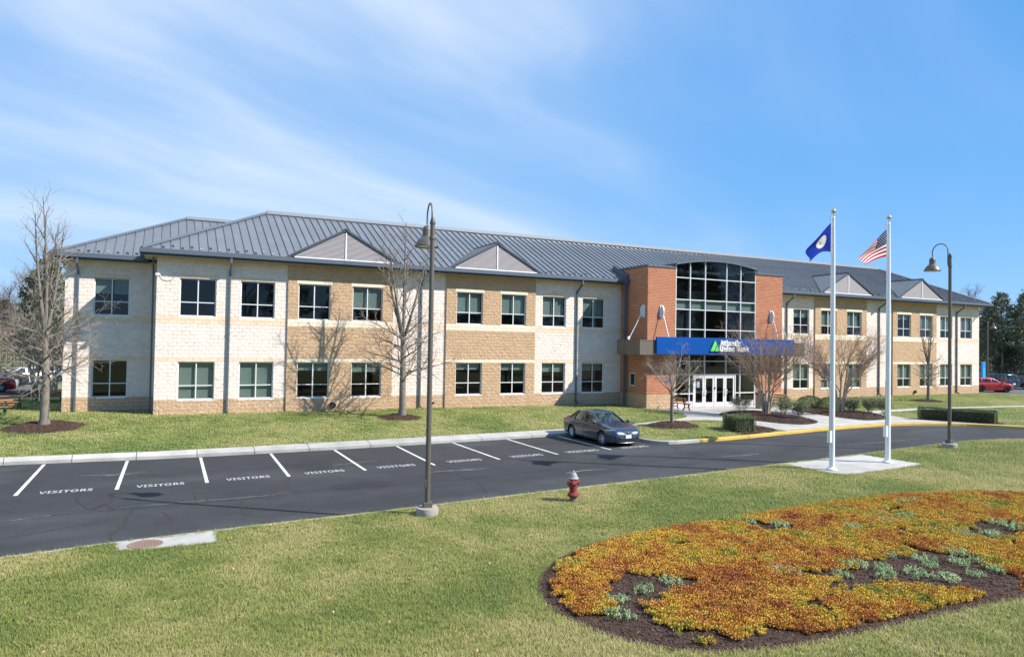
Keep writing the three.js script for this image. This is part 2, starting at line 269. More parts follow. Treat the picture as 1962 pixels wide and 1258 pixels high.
// the driveway's two edges, from beside the parking bays to the bend past the entrance
const farEdge = curve([[-90, -34.2], [-45, -33.6], [-20, -33.1], [-5.62, -32.6], [-0.3, -32.2], [5.8, -31.65], [13, -31.3], [18.2, -31.12], [20.0, -31.05], [20.42, -30.7], [20.5, -29.6], [20.58, -28.0], [20.72, -27.1], [21.2, -26.5], [22.9, -26.36], [25.5, -26.35], [28.9, -26.6], [32.8, -26.8], [36.9, -26.65], [39.5, -26.0], [41.8, -24.75], [43.3, -22.8], [44.6, -19.5], [45.4, -14], [45.4, -4], [44, 14]], 0.45);
const nearEdge = curve([[-90, -12], [-45, -15.2], [-20, -17.4], [-3.15, -18.65], [-0.98, -19.05], [1.23, -19.2], [5.3, -19.3], [11.9, -19.6], [16.2, -19.7], [21.5, -19.95], [26.7, -20.2], [30.3, -20.45], [34, -20.5], [36.6, -19.9], [38.4, -18.2], [39.2, -14], [39.2, -4], [38, 14]], 0.5);
const roadPoly = [...farEdge, ...nearEdge.slice().reverse()];
function offsetLine(line, d) { return line.map((p, i) => { const a = line[Math.max(0, i - 1)], b = line[Math.min(line.length - 1, i + 1)], dx = b[0] - a[0], dz = b[1] - a[1], l = Math.hypot(dx, dz) || 1; return [p[0] + (dz / l) * d, p[1] - (dx / l) * d]; }); }
const nearBack = offsetLine(nearEdge, -0.16);                           // behind the kerb, on the camera's side
const kerbStart = farEdge.findIndex(([x]) => x > 20.3);
const farKerb = farEdge.slice(kerbStart), farKerbBack = offsetLine(farKerb, 0.17);
const walkFront = farEdge.slice(0, kerbStart + 1), walkBack = walkFront.map(([x, z]) => [x, lerp(-33.7, -32.1, smooth(-40, 20, x)) - 0.03]);

const grassTint = (x, z) => { const n = fbm(x * 0.33 + 11, z * 0.33 + 5, 4, 7), m = fbm(x * 1.7, z * 1.7, 3, 19); return clamp(0.52 + 2.0 * (n - 0.5) + 1.0 * (m - 0.5), 0, 1); };
const lawnColor = (x, z) => { const k = grassTint(x, z); return [lerp(0.55, 1.05, k), lerp(0.75, 1.0, k), lerp(0.5, 0.9, k)]; };
const shade = (x, z, s, amount) => { const k = 1 + amount * (fbm(x * 0.23, z * 0.23, 4, s) - 0.5) + amount * 0.5 * (fbm(x * 1.9, z * 1.9, 3, s + 5) - 0.5); return [k, k, k]; };
structure(mesh('terrain', (() => { const g = new THREE.PlaneGeometry(3600, 3600, 8, 8).rotateX(-Math.PI / 2); g.translate(0, -0.55, 0); const uv = g.attributes.uv; for (let i = 0; i < uv.count; i++) uv.setXY(i, uv.getX(i) * 3600, uv.getY(i) * 3600); return g; })(), M.far), 'flat distant ground running out to the horizon', 'ground');
const road = structure(mesh('road', sheet(roadPoly, (x) => roadY(x), 1.1, (x, z) => {
  const k = shade(x, z, 3, 0.45)[0], worn = smooth(0.5, 0.72, fbm(x * 0.16 + 4, z * 0.62, 4, 77)); const stain = smooth(0.62, 0.78, fbm(x * 0.55 + 30, z * 0.55 + 8, 4, 83)); const q = k * (1 + 0.6 * worn) * (1 - 0.35 * stain); return [q, q, q * 0.98];
}), M.asphalt), 'dark asphalt driveway and parking bays in front of the office building', 'road');
structure(mesh('lawn', sheet([...nearBack, [44, 60], [44, 150], [-150, 150], [-150, -10]], (x, z) => roadY(x) + 0.14, (x, z) => (z > -2 || x < -12 ? 14 : 1.2), lawnColor), M.lawn), 'patchy spring lawn around the flower bed and hydrant', 'lawn');
const backEdge = [...walkBack.slice(0, -1), ...farKerbBack];
structure(mesh('lawn', sheet([...backEdge, [60, 40], [400, 40], [400, -400], [-400, -400], [-400, -34]], lawnY, (x, z) => (z < -52 || x < -14 || x > 66 ? 20 : 1.2), lawnColor), M.lawn), 'sloping lawn between the footway and the office building', 'lawn');

// footway beside the parking bays, slab by slab
const footway = structure(base('footway', [0, 0, 0]), 'pale concrete footway edging the parking bays', 'footway');
{
  let run = 0, start = 0; const cuts = [0];
  for (let i = 1; i < walkFront.length; i++) { run += Math.hypot(walkFront[i][0] - walkFront[i - 1][0], walkFront[i][1] - walkFront[i - 1][1]); if (run > 1.75 + 1.1 * hash2(i, 3, 5)) { cuts.push(i); run = 0; } }
  cuts.push(walkFront.length - 1);
  for (let c = 0; c < cuts.length - 1; c++) {
    if (walkFront[cuts[c + 1]][0] < -30) continue;
    const b = new MB(), a = cuts[c], e = cuts[c + 1], gap = 0.012, k = 0.9 + 0.2 * hash2(c, 8, 1);
    const pts = []; for (let i = a; i <= e; i++) pts.push(i);
    const pos = (line, i) => { const q = line[i].slice(); if (i === a) q[0] += gap; if (i === e) q[0] -= gap; return q; };
    for (let i = 0; i < pts.length - 1; i++) {
      const f0 = pos(walkFront, pts[i]), f1 = pos(walkFront, pts[i + 1]), b0 = pos(walkBack, pts[i]), b1 = pos(walkBack, pts[i + 1]), y0 = roadY(f0[0]), y1 = roadY(f1[0]), h = 0.145, ch = 0.02;
      b.quad([f0[0], y0 - 0.1, f0[1]], [f1[0], y1 - 0.1, f1[1]], [f1[0], y1 + h - ch, f1[1]], [f0[0], y0 + h - ch, f0[1]]);
      b.quad([f0[0], y0 + h - ch, f0[1]], [f1[0], y1 + h - ch, f1[1]], [f1[0], y1 + h, f1[1] - ch], [f0[0], y0 + h, f0[1] - ch]);
      b.quad([f0[0], y0 + h, f0[1] - ch], [f1[0], y1 + h, f1[1] - ch], [b1[0], lawnY(...b1) + 0.02, b1[1]], [b0[0], lawnY(...b0) + 0.02, b0[1]]);
      if (i === 0) b.quad([f0[0], y0 - 0.1, f0[1]], [f0[0], y0 + h - ch, f0[1]], [b0[0], lawnY(...b0) + 0.02, b0[1]], [b0[0], y0 - 0.1, b0[1]]);
      if (i === pts.length - 2) b.quad([f1[0], y1 - 0.1, f1[1]], [b1[0], y1 - 0.1, b1[1]], [b1[0], lawnY(...b1) + 0.02, b1[1]], [f1[0], y1 + h - ch, f1[1]]);
    }
    const g = b.geometry(), col = new Float32Array(g.attributes.position.count * 3).fill(k); g.setAttribute('color', new THREE.BufferAttribute(col, 3)); mesh('slab', g, M.concrete, footway);
  }
}
// kerbs in lengths with open joints
function kerb(line, back, material, parent, length, top = 0.145) {
  let run = 0, a = 0; const cuts = [0];
  for (let i = 1; i < line.length; i++) { run += Math.hypot(line[i][0] - line[i - 1][0], line[i][1] - line[i - 1][1]); if (run > length) { cuts.push(i); run = 0; } }
  if (cuts[cuts.length - 1] !== line.length - 1) cuts.push(line.length - 1);
  for (let c = 0; c < cuts.length - 1; c++) {
    const b = new MB(), s = cuts[c], e = cuts[c + 1];
    const P = (L, i) => { const q = L[i].slice(); if (i === s || i === e) { const o = L[i === s ? i + 1 : i - 1], l = Math.hypot(o[0] - q[0], o[1] - q[1]) || 1; q[0] += ((o[0] - q[0]) / l) * 0.009; q[1] += ((o[1] - q[1]) / l) * 0.009; } return q; };
    for (let i = s; i < e; i++) {
      const f0 = P(line, i), f1 = P(line, i + 1), b0 = P(back, i), b1 = P(back, i + 1), y0 = roadY(f0[0]), y1 = roadY(f1[0]), m = (p, q, t) => [lerp(p[0], q[0], t), lerp(p[1], q[1], t)], t0 = m(f0, b0, 0.16), t1 = m(f1, b1, 0.16), v = (p, y) => [p[0], y, p[1]];
      b.quad(v(f0, y0 - 0.12), v(f1, y1 - 0.12), v(f1, y1 + top - 0.025), v(f0, y0 + top - 0.025)); b.quad(v(f0, y0 + top - 0.025), v(f1, y1 + top - 0.025), v(t1, y1 + top), v(t0, y0 + top)); b.quad(v(t0, y0 + top), v(t1, y1 + top), v(b1, y1 + top), v(b0, y0 + top)); b.quad(v(b0, y0 + top), v(b1, y1 + top), v(b1, y1 - 0.12), v(b0, y0 - 0.12));
      if (i === s) b.quad(v(f0, y0 - 0.12), v(t0, y0 + top), v(b0, y0 + top), v(b0, y0 - 0.12)); if (i === e - 1) b.quad(v(f1, y1 - 0.12), v(t1, y1 + top), v(b1, y1 + top), v(b1, y1 - 0.12));
    }
    const k = 0.88 + 0.2 * hash2(c, 5, 9), g = b.geometry(); g.setAttribute('color', new THREE.BufferAttribute(new Float32Array(g.attributes.position.count * 3).fill(k), 3));
    mesh('kerb_stone', g, typeof material === 'function' ? material(line[s][0]) : material, parent);
  }
}
const kerbFar = structure(base('kerb', [0, 0, 0]), 'yellow painted kerb along the entrance plaza', 'kerb');
kerb(farKerb, farKerbBack, (x) => (x > 20.85 ? M.yellow : M.concrete), kerbFar, 3.0, 0.15);
const kerbNear = structure(base('kerb', [0, 0, 0]), 'low weathered concrete kerb along the foreground lawn', 'kerb');
{ const s = nearEdge.findIndex(([x]) => x > -30); kerb(nearEdge.slice(s), nearBack.slice(s), (x) => ((x > -1.8 && x < 4) || (x > 18.5 && x < 26) ? M.yellowFaded : M.concrete), kerbNear, 3.05, 0.142); }

// painted bay lines and stencilled words
const bayTop = [[-4.15, -32.3], [-1.33, -32.12], [1.34, -31.9], [4.08, -31.68], [6.75, -31.5], [9.55, -31.38], [12.26, -31.25], [15.1, -31.2], [17.87, -31.15]], bayEnd = [[-4.11, -26.3], [-1.37, -26.2], [1.33, -26.25], [4.02, -26.16], [6.78, -26.15], [9.48, -26.05], [12.32, -26.15], [15.09, -26.2], [17.87, -26.3]];
const ribbon = (pts, width, lift, wobble = 0) => { const t = new TB(); pts.forEach((p, i) => { const a = pts[Math.max(0, i - 1)], b = pts[Math.min(pts.length - 1, i + 1)], dx = b[0] - a[0], dz = b[1] - a[1], l = Math.hypot(dx, dz) || 1, w = width * (1 + wobble * (vnoise(i * 0.7, width * 99, 3) - 0.5)) * 0.5, nx = dz / l, nz = -dx / l; for (const s of [-1, 1]) t.vert(p[0] + nx * w * s, roadY(p[0]) + lift, p[1] + nz * w * s, 0, 1, 0, [1, 1, 1], p[0] + nx * w * s, p[1] + nz * w * s); if (i) { const k = t.count - 4; t.i.push(k, k + 2, k + 1, k + 1, k + 2, k + 3); } }); return t.geometry(); };
bayTop.forEach((a, i) => { const b = bayEnd[i], pts = []; for (let k = 0; k <= 30; k++) pts.push([lerp(a[0], b[0], k / 30), lerp(a[1], b[1], k / 30)]); mesh('bay_line', ribbon(pts, 0.115, 0.005, 0.25), M.paint, road); });
const font = await new FontLoader().loadAsync('fonts/droid/droid_sans_bold.typeface.json');
{
  const shapes = font.generateShapes('VISITORS', 1), g = new THREE.ShapeGeometry(shapes, 4); g.computeBoundingBox(); const bb = g.boundingBox, w = bb.max.x - bb.min.x, h = bb.max.y - bb.min.y;
  const ends = [[-3.53, -2.06], [-0.82, 0.63], [1.95, 3.4], [4.61, 6.06], [7.31, 8.82], [10.19, 11.64], [12.99, 14.48], [15.69, 17.3], [18.55, 20.0]];
  ends.forEach(([x0, x1], i) => {
    const q = g.clone(), p = q.attributes.position, uv = q.attributes.uv; for (let k = 0; k < p.count; k++) { const x = x0 + ((p.getX(k) - bb.min.x) / w) * (x1 - x0), z = -26.3 - 0.02 * hash2(i, 4, 4) - ((p.getY(k) - bb.min.y) / h) * 0.42; p.setXYZ(k, x, roadY(x) + 0.005, z); uv.setXY(k, x, z); }
    q.computeVertexNormals(); mesh('visitors_lettering', q, M.stencil, road);
  });
}
// sealed cracks and pale worn traces
const cracks = [[[-0.8, -23.1], [-0.89, -21.96], [-0.91, -21.14], [-1.09, -20.55], [-1.15, -20], [-1.09, -19.53]], [[4.03, -25.94], [3.64, -24.56], [3.17, -23.9], [2.91, -22.71]], [[2.16, -22.91], [2.07, -21.45], [2.11, -20.84]], [[-2.44, -26.01], [-2.28, -24.69], [-1.81, -23.5], [-1.54, -24.03], [-1.26, -23.28]], [[-0.01, -22.31], [0.2, -21.63], [0.23, -20.77]], [[0.87, -25.25], [0.92, -23.5]], [[1.18, -24.09], [1.21, -23.21]], [[-1.46, -25.46], [-1.43, -24.21], [-1.86, -23.59]], [[20.93, -25.86], [20.46, -24.6], [20.55, -23.63], [20.57, -22.47], [21.21, -21.89], [21.05, -20.9], [20.84, -20.13]], [[9.57, -25.94], [9.84, -24.96], [9.57, -23.64], [9.7, -22.5], [9.3, -20.5]], [[-3.85, -22.62], [-2.95, -23.04], [-1.25, -23.14], [0.95, -23.19], [2.79, -23.16], [4.14, -23.43], [6.59, -23.16], [9.69, -23.06], [13, -23.3], [16.5, -23.05], [20.4, -23.4]], [[-3.54, -20.83], [-2.54, -21.35], [-1.53, -21.79]]];
cracks.forEach((c, i) => { const pts = curve(c, 0.12).map(([x, z]) => [x + 0.10 * (fbm(x * 2.2, z * 2.2, 3, 31) - 0.5), z + 0.16 * (fbm(x * 2.2 + 9, z * 2.2, 3, 37) - 0.5)]); mesh('crack_seal', ribbon(pts, i < 8 ? 0.075 : i === 8 ? 0.045 : 0.022, 0.0055, 1.1), M.tar, road); });
[[[-3.6, -22.75], [-1.2, -23.3], [1.1, -23.35], [3.2, -23.3], [6.3, -23.3], [8.4, -23.2]], [[20.72, -22.82], [22.44, -22.59], [24.5, -22.86]], [[28.4, -22.7], [31.3, -22.64], [35.1, -22.83]], [[5.2, -27.6], [6.8, -27.9], [8.6, -28.1]], [[8.2, -24.6], [9.6, -24.8], [11.2, -24.5]], [[12.5, -22.2], [14.3, -22.5], [15.6, -22.1]], [[-2.9, -29.4], [-1.7, -29.1], [0.2, -29.5]]].forEach((c) => { for (let j = 0; j < 5; j++) { const pts = curve(c, 0.15).map(([x, z]) => [x + 0.7 * (fbm(x * 0.9 + j * 9, z, 3, 41) - 0.5), z + 0.55 * (fbm(x * 0.8 + j * 5, z * 2 + j, 3, 43) - 0.5)]), a = Math.floor(R0() * pts.length * 0.5), n = 5 + Math.floor(R0() * pts.length * 0.4); if (pts.slice(a, a + n).length > 3) mesh('worn_streak', ribbon(pts.slice(a, a + n), 0.02 + 0.03 * R0(), 0.0035 + 0.0003 * j, 1.6), M.scuff, road); } });

// entrance plaza, path and mulch beds
const nearestBack = (xa, xb) => farKerbBack.filter(([x, z]) => x > xa && x < xb && z < -22);
const plazaPoly = [[20.2, -32.12], [23.6, -32.45], ...curve([[27.2, -33.2], [28.6, -34.0], [29.3, -35.4], [29.55, -37.0], [29.4, -38.1], [28.95, -38.42]], 0.3), [41.25, -38.42], [40.9, -37.2], [40.3, -35.6], [40.35, -34], [40.9, -32.6], [42.0, -32.3], [48.6, -32.75], [60, -31.9], [95, -30.6], [95, -29.7], [58.7, -31.1], [49.5, -31.75], ...curve([[42.5, -31.15], [41.75, -30.7], [41.2, -29.1], [40.95, -27.2], [41.9, -25.6], [43.1, -24.2], [43.72, -22.9]], 0.3), ...nearestBack(29.2, 43.4).reverse(), ...curve([[29.1, -27.0], [29.35, -28.6], [29.45, -30.0], [29.3, -31.4], [27.8, -32.35], [25.0, -32.22], [22.8, -31.65], [20.75, -31.28]], 0.3)];
const plaza = structure(mesh('plaza', sheet(plazaPoly, (x, z) => lawnY(x, z) + 0.022, 1.0, (x, z) => shade(x, z, 45, 0.3)), M.concrete), 'pale concrete plaza before the glass entrance with its side path', 'plaza');
const joint = (pts) => { const t = new TB(); pts.forEach((p, i) => { const a = pts[Math.max(0, i - 1)], b = pts[Math.min(pts.length - 1, i + 1)], dx = b[0] - a[0], dz = b[1] - a[1], l = Math.hypot(dx, dz) || 1; for (const s of [-1, 1]) t.vert(p[0] + (dz / l) * 0.011 * s, lawnY(p[0], p[1]) + 0.0262, p[1] - (dx / l) * 0.011 * s, 0, 1, 0, null, p[0], p[1]); if (i) { const k = t.count - 4; t.i.push(k, k + 2, k + 1, k + 1, k + 2, k + 3); } }); return t.geometry(); };
for (const [a, b] of [[[30.5, -32], [30.5, -38.3]], [[33.4, -27.2], [33.4, -28.2]], [[35.2, -27.2], [35.2, -38.3]], [[37.2, -33.2], [37.2, -38.3]], [[32.9, -34.6], [32.9, -38.3]], [[29.7, -35.5], [40.0, -35.5]], [[35.3, -31.2], [37.2, -31.2]], [[39, -26.6], [39.2, -28.0]], [[31, -27.1], [31, -28.4]], [[44, -31.3], [44, -32.4]], [[47, -31.7], [47, -32.6]], [[50, -31.8], [50, -32.6]], [[53, -31.6], [53, -32.4]]]) { const pts = []; for (let k = 0; k <= 24; k++) pts.push([lerp(a[0], b[0], k / 24), lerp(a[1], b[1], k / 24)]); mesh('joint', joint(pts), M.castIron, plaza); }
const ring = (x, z, rx, rz, n = 22, s = 1) => { const o = []; for (let k = 0; k < n; k++) { const t = (k / n) * 2 * Math.PI, w = 1 + 0.12 * (hash2(k, s, 4) - 0.5); o.push([x + rx * w * Math.cos(t), z + rz * w * Math.sin(t)]); } return curve(o, 0.12, true); };
const mulchPolys = [];
function mulchBed(poly, mound, label, lift = 0.028) {
  mulchPolys.push(poly);
  const h = (x, z) => { const d = edgeDistance(poly, x, z), m = mound * smooth(0, 0.85, d); return lawnY(x, z) + lift + m + (d > 0.02 ? 0.03 * (fbm(x * 5, z * 5, 3, 15) - 0.3) * smooth(0, 0.2, d) : 0); };
  structure(mesh('mulch_bed', sheet(poly, h, 0.22), M.mulch), label, 'mulch'); return h;
}
const mulchHeights = [];
const addMulch = (poly, mound, label, lift) => mulchHeights.push([poly, mulchBed(poly, mound, label, lift)]);
addMulch(ring(-5.03, -38.9, 1.65, 1.5, 20, 1), 0.16, 'brown mulch ring under the bare tree beside the picnic tables');
addMulch(ring(11.75, -38.1, 1.2, 1.15, 20, 2), 0.16, 'brown mulch ring under the tall bare tree before the tan wall');
addMulch(ring(25.0, -30.9, 1.55, 1.35, 20, 3), 0.2, 'brown mulch ring under the small spreading tree on the island');
addMulch(ring(55.4, -36.6, 1.5, 1.2, 20, 4), 0.12, 'brown mulch ring under the young slim tree by the far wing');
addMulch(curve([[26.0, -26.75], [26.5, -28.3], [27.3, -29.5], [28.7, -29.95], [29.25, -29.2], [29.2, -27.8], [28.7, -27.0], [27.3, -26.7]], 0.25, true), 0.06, 'mulch patch around the clipped corner hedge on the island');
const mulchA = curve([[31.35, -34.2], [33.0, -34.9], [34.6, -34.2], [34.95, -32.0], [34.4, -29.6], [33.3, -28.45], [31.9, -28.4], [31.2, -29.8], [31.1, -32.2]], 0.25, true); addMulch(mulchA, 0.16, 'mulch bed of the multi-stemmed tree opposite the glass doors', 0.05);
const mulchB = curve([[37.6, -33.6], [39.0, -35.3], [40.6, -35.2], [41.0, -33.2], [41.0, -30.8], [40.2, -28.9], [38.7, -28.1], [37.2, -28.2], [36.95, -29.8], [37.3, -31.9]], 0.25, true); addMulch(mulchB, 0.16, 'mulch bed of the multi-stemmed tree before the far wing', 0.05);
addMulch(curve([[40.9, -27.6], [41.5, -27.6], [42.6, -26.0], [43.6, -24.2], [43.2, -23.9], [41.8, -25.4], [40.9, -26.8]], 0.25, true), 0.03, 'mulch strip under the long low hedge by the yellow kerb', 0.04);
addMulch(ring(-8.2, -58.2, 2.0, 2.2, 20, 7), 0.1, 'mulch ring under the pale multi-stemmed tree by the car park');
addMulch(ring(-6.9, -57.0, 1.2, 1.2, 20, 8), 0.1, 'mulch ring under the pale tree close to the end wall');
const bedPoly = curve([[6.25, -11.3], [6.55, -12.1], [7.4, -13.1], [9.1, -14.0], [11.0, -14.35], [13.4, -14.4], [17.7, -14.55], [19.9, -14.4], [21.8, -13.95], [23.3, -13.2], [24.6, -12], [25.3, -10.2], [24.9, -8.4], [22.8, -7.2], [19, -7.1], [14.4, -7.62], [12.1, -7.76], [10.8, -7.82], [9.7, -7.88], [8.7, -8.0], [7.85, -8.25], [7.35, -8.5], [6.88, -8.93], [6.5, -9.55], [6.27, -10.4]], 0.25, true);
addMulch(bedPoly, 0.05, 'dark mulch of the large oval flower bed in the lawn');
// car parks beyond the two ends of the building, and the two poles' concrete pad, the drain apron
structure(mesh('car_park', sheet([[-9.3, -54.6], [-8.9, -58.7], [-8.3, -62.9], [-8.1, -73], [-14, -92], [-80, -92], [-80, -54]], (x, z) => lawnY(x, z) + 0.02, 3), M.asphaltOld), 'sunlit asphalt car park beyond the end of the building', 'car park');
structure(mesh('car_park', sheet([[71.6, -41.0], [78, -38.8], [140, -28], [170, -30], [170, -90], [71.6, -90]], (x, z) => lawnY(x, z) + 0.02, 4), M.asphaltOld), 'asphalt car park beyond the far wing', 'car park');
const padPoly = [[21.3, -19.72], ...curve([[21.35, -18.3], [21.5, -17.4], [22.5, -17.15], [24.3, -17.2], [26.2, -17.35]], 0.3), [26.0, -19.95]];
structure(mesh('flagpole_pad', sheet(padPoly, (x) => roadY(x) + 0.165, 0.8, (x, z) => shade(x, z, 49, 0.3)), M.concrete), 'concrete pad carrying the two flagpoles', 'pavement');
const inletPoly = [[-0.95, -18.86], [-0.93, -18.12], [-0.2, -17.98], [0.5, -17.95], [1.14, -17.92], [1.2, -18.98]];
structure(mesh('drain_apron', sheet(inletPoly, (x) => roadY(x) + 0.165, 0.5, (x, z) => shade(x, z, 51, 0.3)), M.concrete), 'concrete drain apron at the edge of the foreground lawn', 'pavement');
// ================================================================ the office building
const office = base('office_building', [35.1, 0.6, -41.5]);
tag(office, 'long two-storey office building of cream and tan block with grey metal roof and brick entrance', 'building');
const OB = office.position, MIRROR = 70.2;
const part = (b, name, material, parent = office) => b.build(name, material, parent, OB);
const BW = 0.4064, BH = 0.2032, Y0 = 0.637;
const LOW = [1.653, 3.685], HIGH = [6.123, 8.155], WW = 1.8, TOPY = 9.34;
const winLeft = [0.52, 3.57, 6.65, 9.75, 16.33, 19.45, 22.55, 25.7], winAll = [...winLeft, ...winLeft.map((x) => MIRROR - x - WW)];
let blocksLeft = 300, bricksLeft = 300;
const blockRandom = makeRandom(31);
// one split-faced block: back at z = 0, rough face about at z = depth
function roughBlock(t, O, U, N, w, h, depth, rough, r, k, nu = 4, nv = 3, g = 0.006) {
  const put = (u, v, d) => [O[0] + U[0] * u + N[0] * d, O[1] + v, O[2] + U[2] * u + N[2] * d];
  const grid = [];
  for (let j = 0; j <= nv; j++) for (let i = 0; i <= nu; i++) { const edge = i === 0 || j === 0 || i === nu || j === nv; grid.push(put(g + (w - 2 * g) * (i / nu), g + (h - 2 * g) * (j / nv), depth - (edge ? rough * 0.4 : 0) + rough * (r() - 0.5))); }
  const ring = []; for (let i = 0; i <= nu; i++) ring.push(i); for (let j = 1; j <= nv; j++) ring.push(j * (nu + 1) + nu); for (let i = nu - 1; i >= 0; i--) ring.push(nv * (nu + 1) + i); for (let j = nv - 1; j > 0; j--) ring.push(j * (nu + 1));
  const c = [k, k, k], tri = (a, b, d) => {
    const ux = b[0] - a[0], uy = b[1] - a[1], uz = b[2] - a[2], vx = d[0] - a[0], vy = d[1] - a[1], vz = d[2] - a[2]; let nx = uy * vz - uz * vy, ny = uz * vx - ux * vz, nz = ux * vy - uy * vx; const l = Math.hypot(nx, ny, nz) || 1; nx /= l; ny /= l; nz /= l;
    const uv = (p) => (Math.abs(ny) > 0.7 ? [p[0], p[2]] : [p[0] * Math.abs(U[0]) + p[2] * Math.abs(U[2]), p[1]]);
    for (const p of [a, b, d]) t.i.push(t.vert(p[0], p[1], p[2], nx, ny, nz, c, ...uv(p)));
  };
  for (let j = 0; j < nv; j++) for (let i = 0; i < nu; i++) { const a = grid[j * (nu + 1) + i], b = grid[j * (nu + 1) + i + 1], d = grid[(j + 1) * (nu + 1) + i], e = grid[(j + 1) * (nu + 1) + i + 1]; tri(a, b, e); tri(a, e, d); }
  const corner = [0, nu, ring.length / 2 | 0]; // side faces as one strip round the rim
  for (let q = 0; q < ring.length; q++) { const a = grid[ring[q]], b = grid[ring[(q + 1) % ring.length]], back = (p) => { const d = (p[0] - O[0]) * N[0] + (p[2] - O[2]) * N[2]; return [p[0] - N[0] * d, p[1], p[2] - N[2] * d]; }; tri(b, a, back(a)); tri(b, back(a), back(b)); }
}
const variants = {};
function variant(kind, w, h, depth, rough, nu, nv, gap) { variants[kind] ??= [0, 1, 2, 3, 4, 5].map((k) => { const t = new TB(); roughBlock(t, [0, 0, 0], [1, 0, 0], [0, 0, 1], w, h, depth, rough, makeRandom(900 + k * 13), 0.955 + 0.018 * k, nu, nv, gap); const g = t.geometry(), uv = g.attributes.uv; for (let i = 0; i < uv.count; i++) uv.setXY(i, uv.getX(i) + k * 0.47, uv.getY(i) + k * 0.31); return g; }); return variants[kind]; }
// a wall of blocks: frame (O, U along it, N outwards), u 0..length, holes [u0, u1, y0, y1], zones by course
function blockWall({ O, U, N, length, y0, y1, holes = [], zone, bw = BW, bh = BH, start = Y0, depth = 0.014, backing, single, prefix = 'block', rough, thick = 0.24, inset = 0 }) {
  const gap = prefix === 'brick' ? 0.0125 : 0.0062;
  const shape = new THREE.Shape([[inset, y0], [length, y0], [length, y1], [inset, y1]].map((p) => new THREE.Vector2(...p)));
  for (const [a, b, c, d] of holes) shape.holes.push(new THREE.Path([[a, c], [a, d], [b, d], [b, c]].map((p) => new THREE.Vector2(...p))));
  const eg = new THREE.ExtrudeGeometry(shape, { depth: thick, bevelEnabled: false }); eg.translate(0, 0, -thick);
  const ang = Math.atan2(-U[2], U[0]), b = new MB(); b.add(eg, O[0], 0, O[2], 0, ang, 0);
  const wall = part(b, 'wall', backing);
  const bins = new Map(), r0 = Math.floor((y0 - start) / bh);
  for (let row = r0; start + row * bh < y1 - 0.02; row++) {
    const yb = Math.max(y0, start + row * bh), yt = Math.min(y1, start + (row + 1) * bh); if (yt - yb < 0.04) continue;
    let free = [[0, length]];
    for (const [a, e, c, d] of holes) if (c < yt - 0.01 && d > yb + 0.01) free = free.flatMap(([p, q]) => (e <= p || a >= q ? [[p, q]] : [[p, a], [e, q]])).filter(([p, q]) => q - p > 0.03);
    for (const [p, q] of free) {
      const off = (row & 1 ? bw / 2 : 0) - bw * 2; let u = p;
      while (u < q - 0.012) {
        let next = Math.min(q, off + bw * (Math.floor((u - off + 1e-6) / bw) + 1)); if (q - next < 0.035) next = q;
        const z = zone(row, (u + next) / 2), m = z.material, at = [O[0] + U[0] * u, yb, O[2] + U[2] * u], full = Math.abs(next - u - bw) < 1e-4 && Math.abs(yt - yb - bh) < 1e-4;
        const rg = z.rough ?? rough ?? 0.02, nu = z.flat ? 1 : prefix === 'brick' ? 1 : 4, nv = nu === 1 ? 1 : 3;
        if (full && !z.flat && single && single(u, row) && (prefix === 'brick' ? bricksLeft : blocksLeft) > 0) {
          if (prefix === 'brick') bricksLeft--; else blocksLeft--;
          const v = variant(prefix + (m === M.brown ? 'b' : ''), bw, bh, depth, rg, nu, nv, gap), o = mesh(prefix, v[Math.floor(blockRandom() * 6)], m, wall); o.position.set(at[0] - OB.x, at[1] - OB.y, at[2] - OB.z); o.rotation.y = ang;
        } else {
          if (!bins.has(m)) bins.set(m, new TB());
          roughBlock(bins.get(m), at, U, N, next - u, yt - yb, depth + (z.proud ?? 0), rg, blockRandom, (0.95 + 0.1 * blockRandom()) * (prefix === 'brick' ? 0.82 + 0.36 * blockRandom() : 1), nu, nv, gap);
        }
        u = next;
      }
    }
  }
  for (const [m, t] of bins) { const g = t.geometry(); g.translate(-OB.x, -OB.y, -OB.z); const o = mesh(prefix + '_coursing', g, m, wall); o.userData.kind = 'stuff'; }
  return wall;
}
const whiteZone = (row) => (row < 5 ? { material: M.brown } : row === 15 || row === 25 || row === 26 ? { material: M.tan, rough: 0.003, flat: true } : row > 40 ? { material: M.tan, rough: 0.003, flat: true } : { material: M.white, rough: 0.014 });
const brownZone = (row) => (row === 15 || row === 25 || row === 26 ? { material: M.cream, rough: 0.003, flat: true } : { material: M.brown });
const FZ = -41.5, PROUD = 0.1, D0 = 0.014;
const segs = [[-0.6, 6.07, 0], [6.07, 12.21, 1], [12.21, 15.64, 0], [15.64, 21.96, 1], [21.96, 28.9, 0]];
const allSegs = [...segs, ...segs.map(([a, b, k]) => [MIRROR - b, MIRROR - a, k]).reverse()];
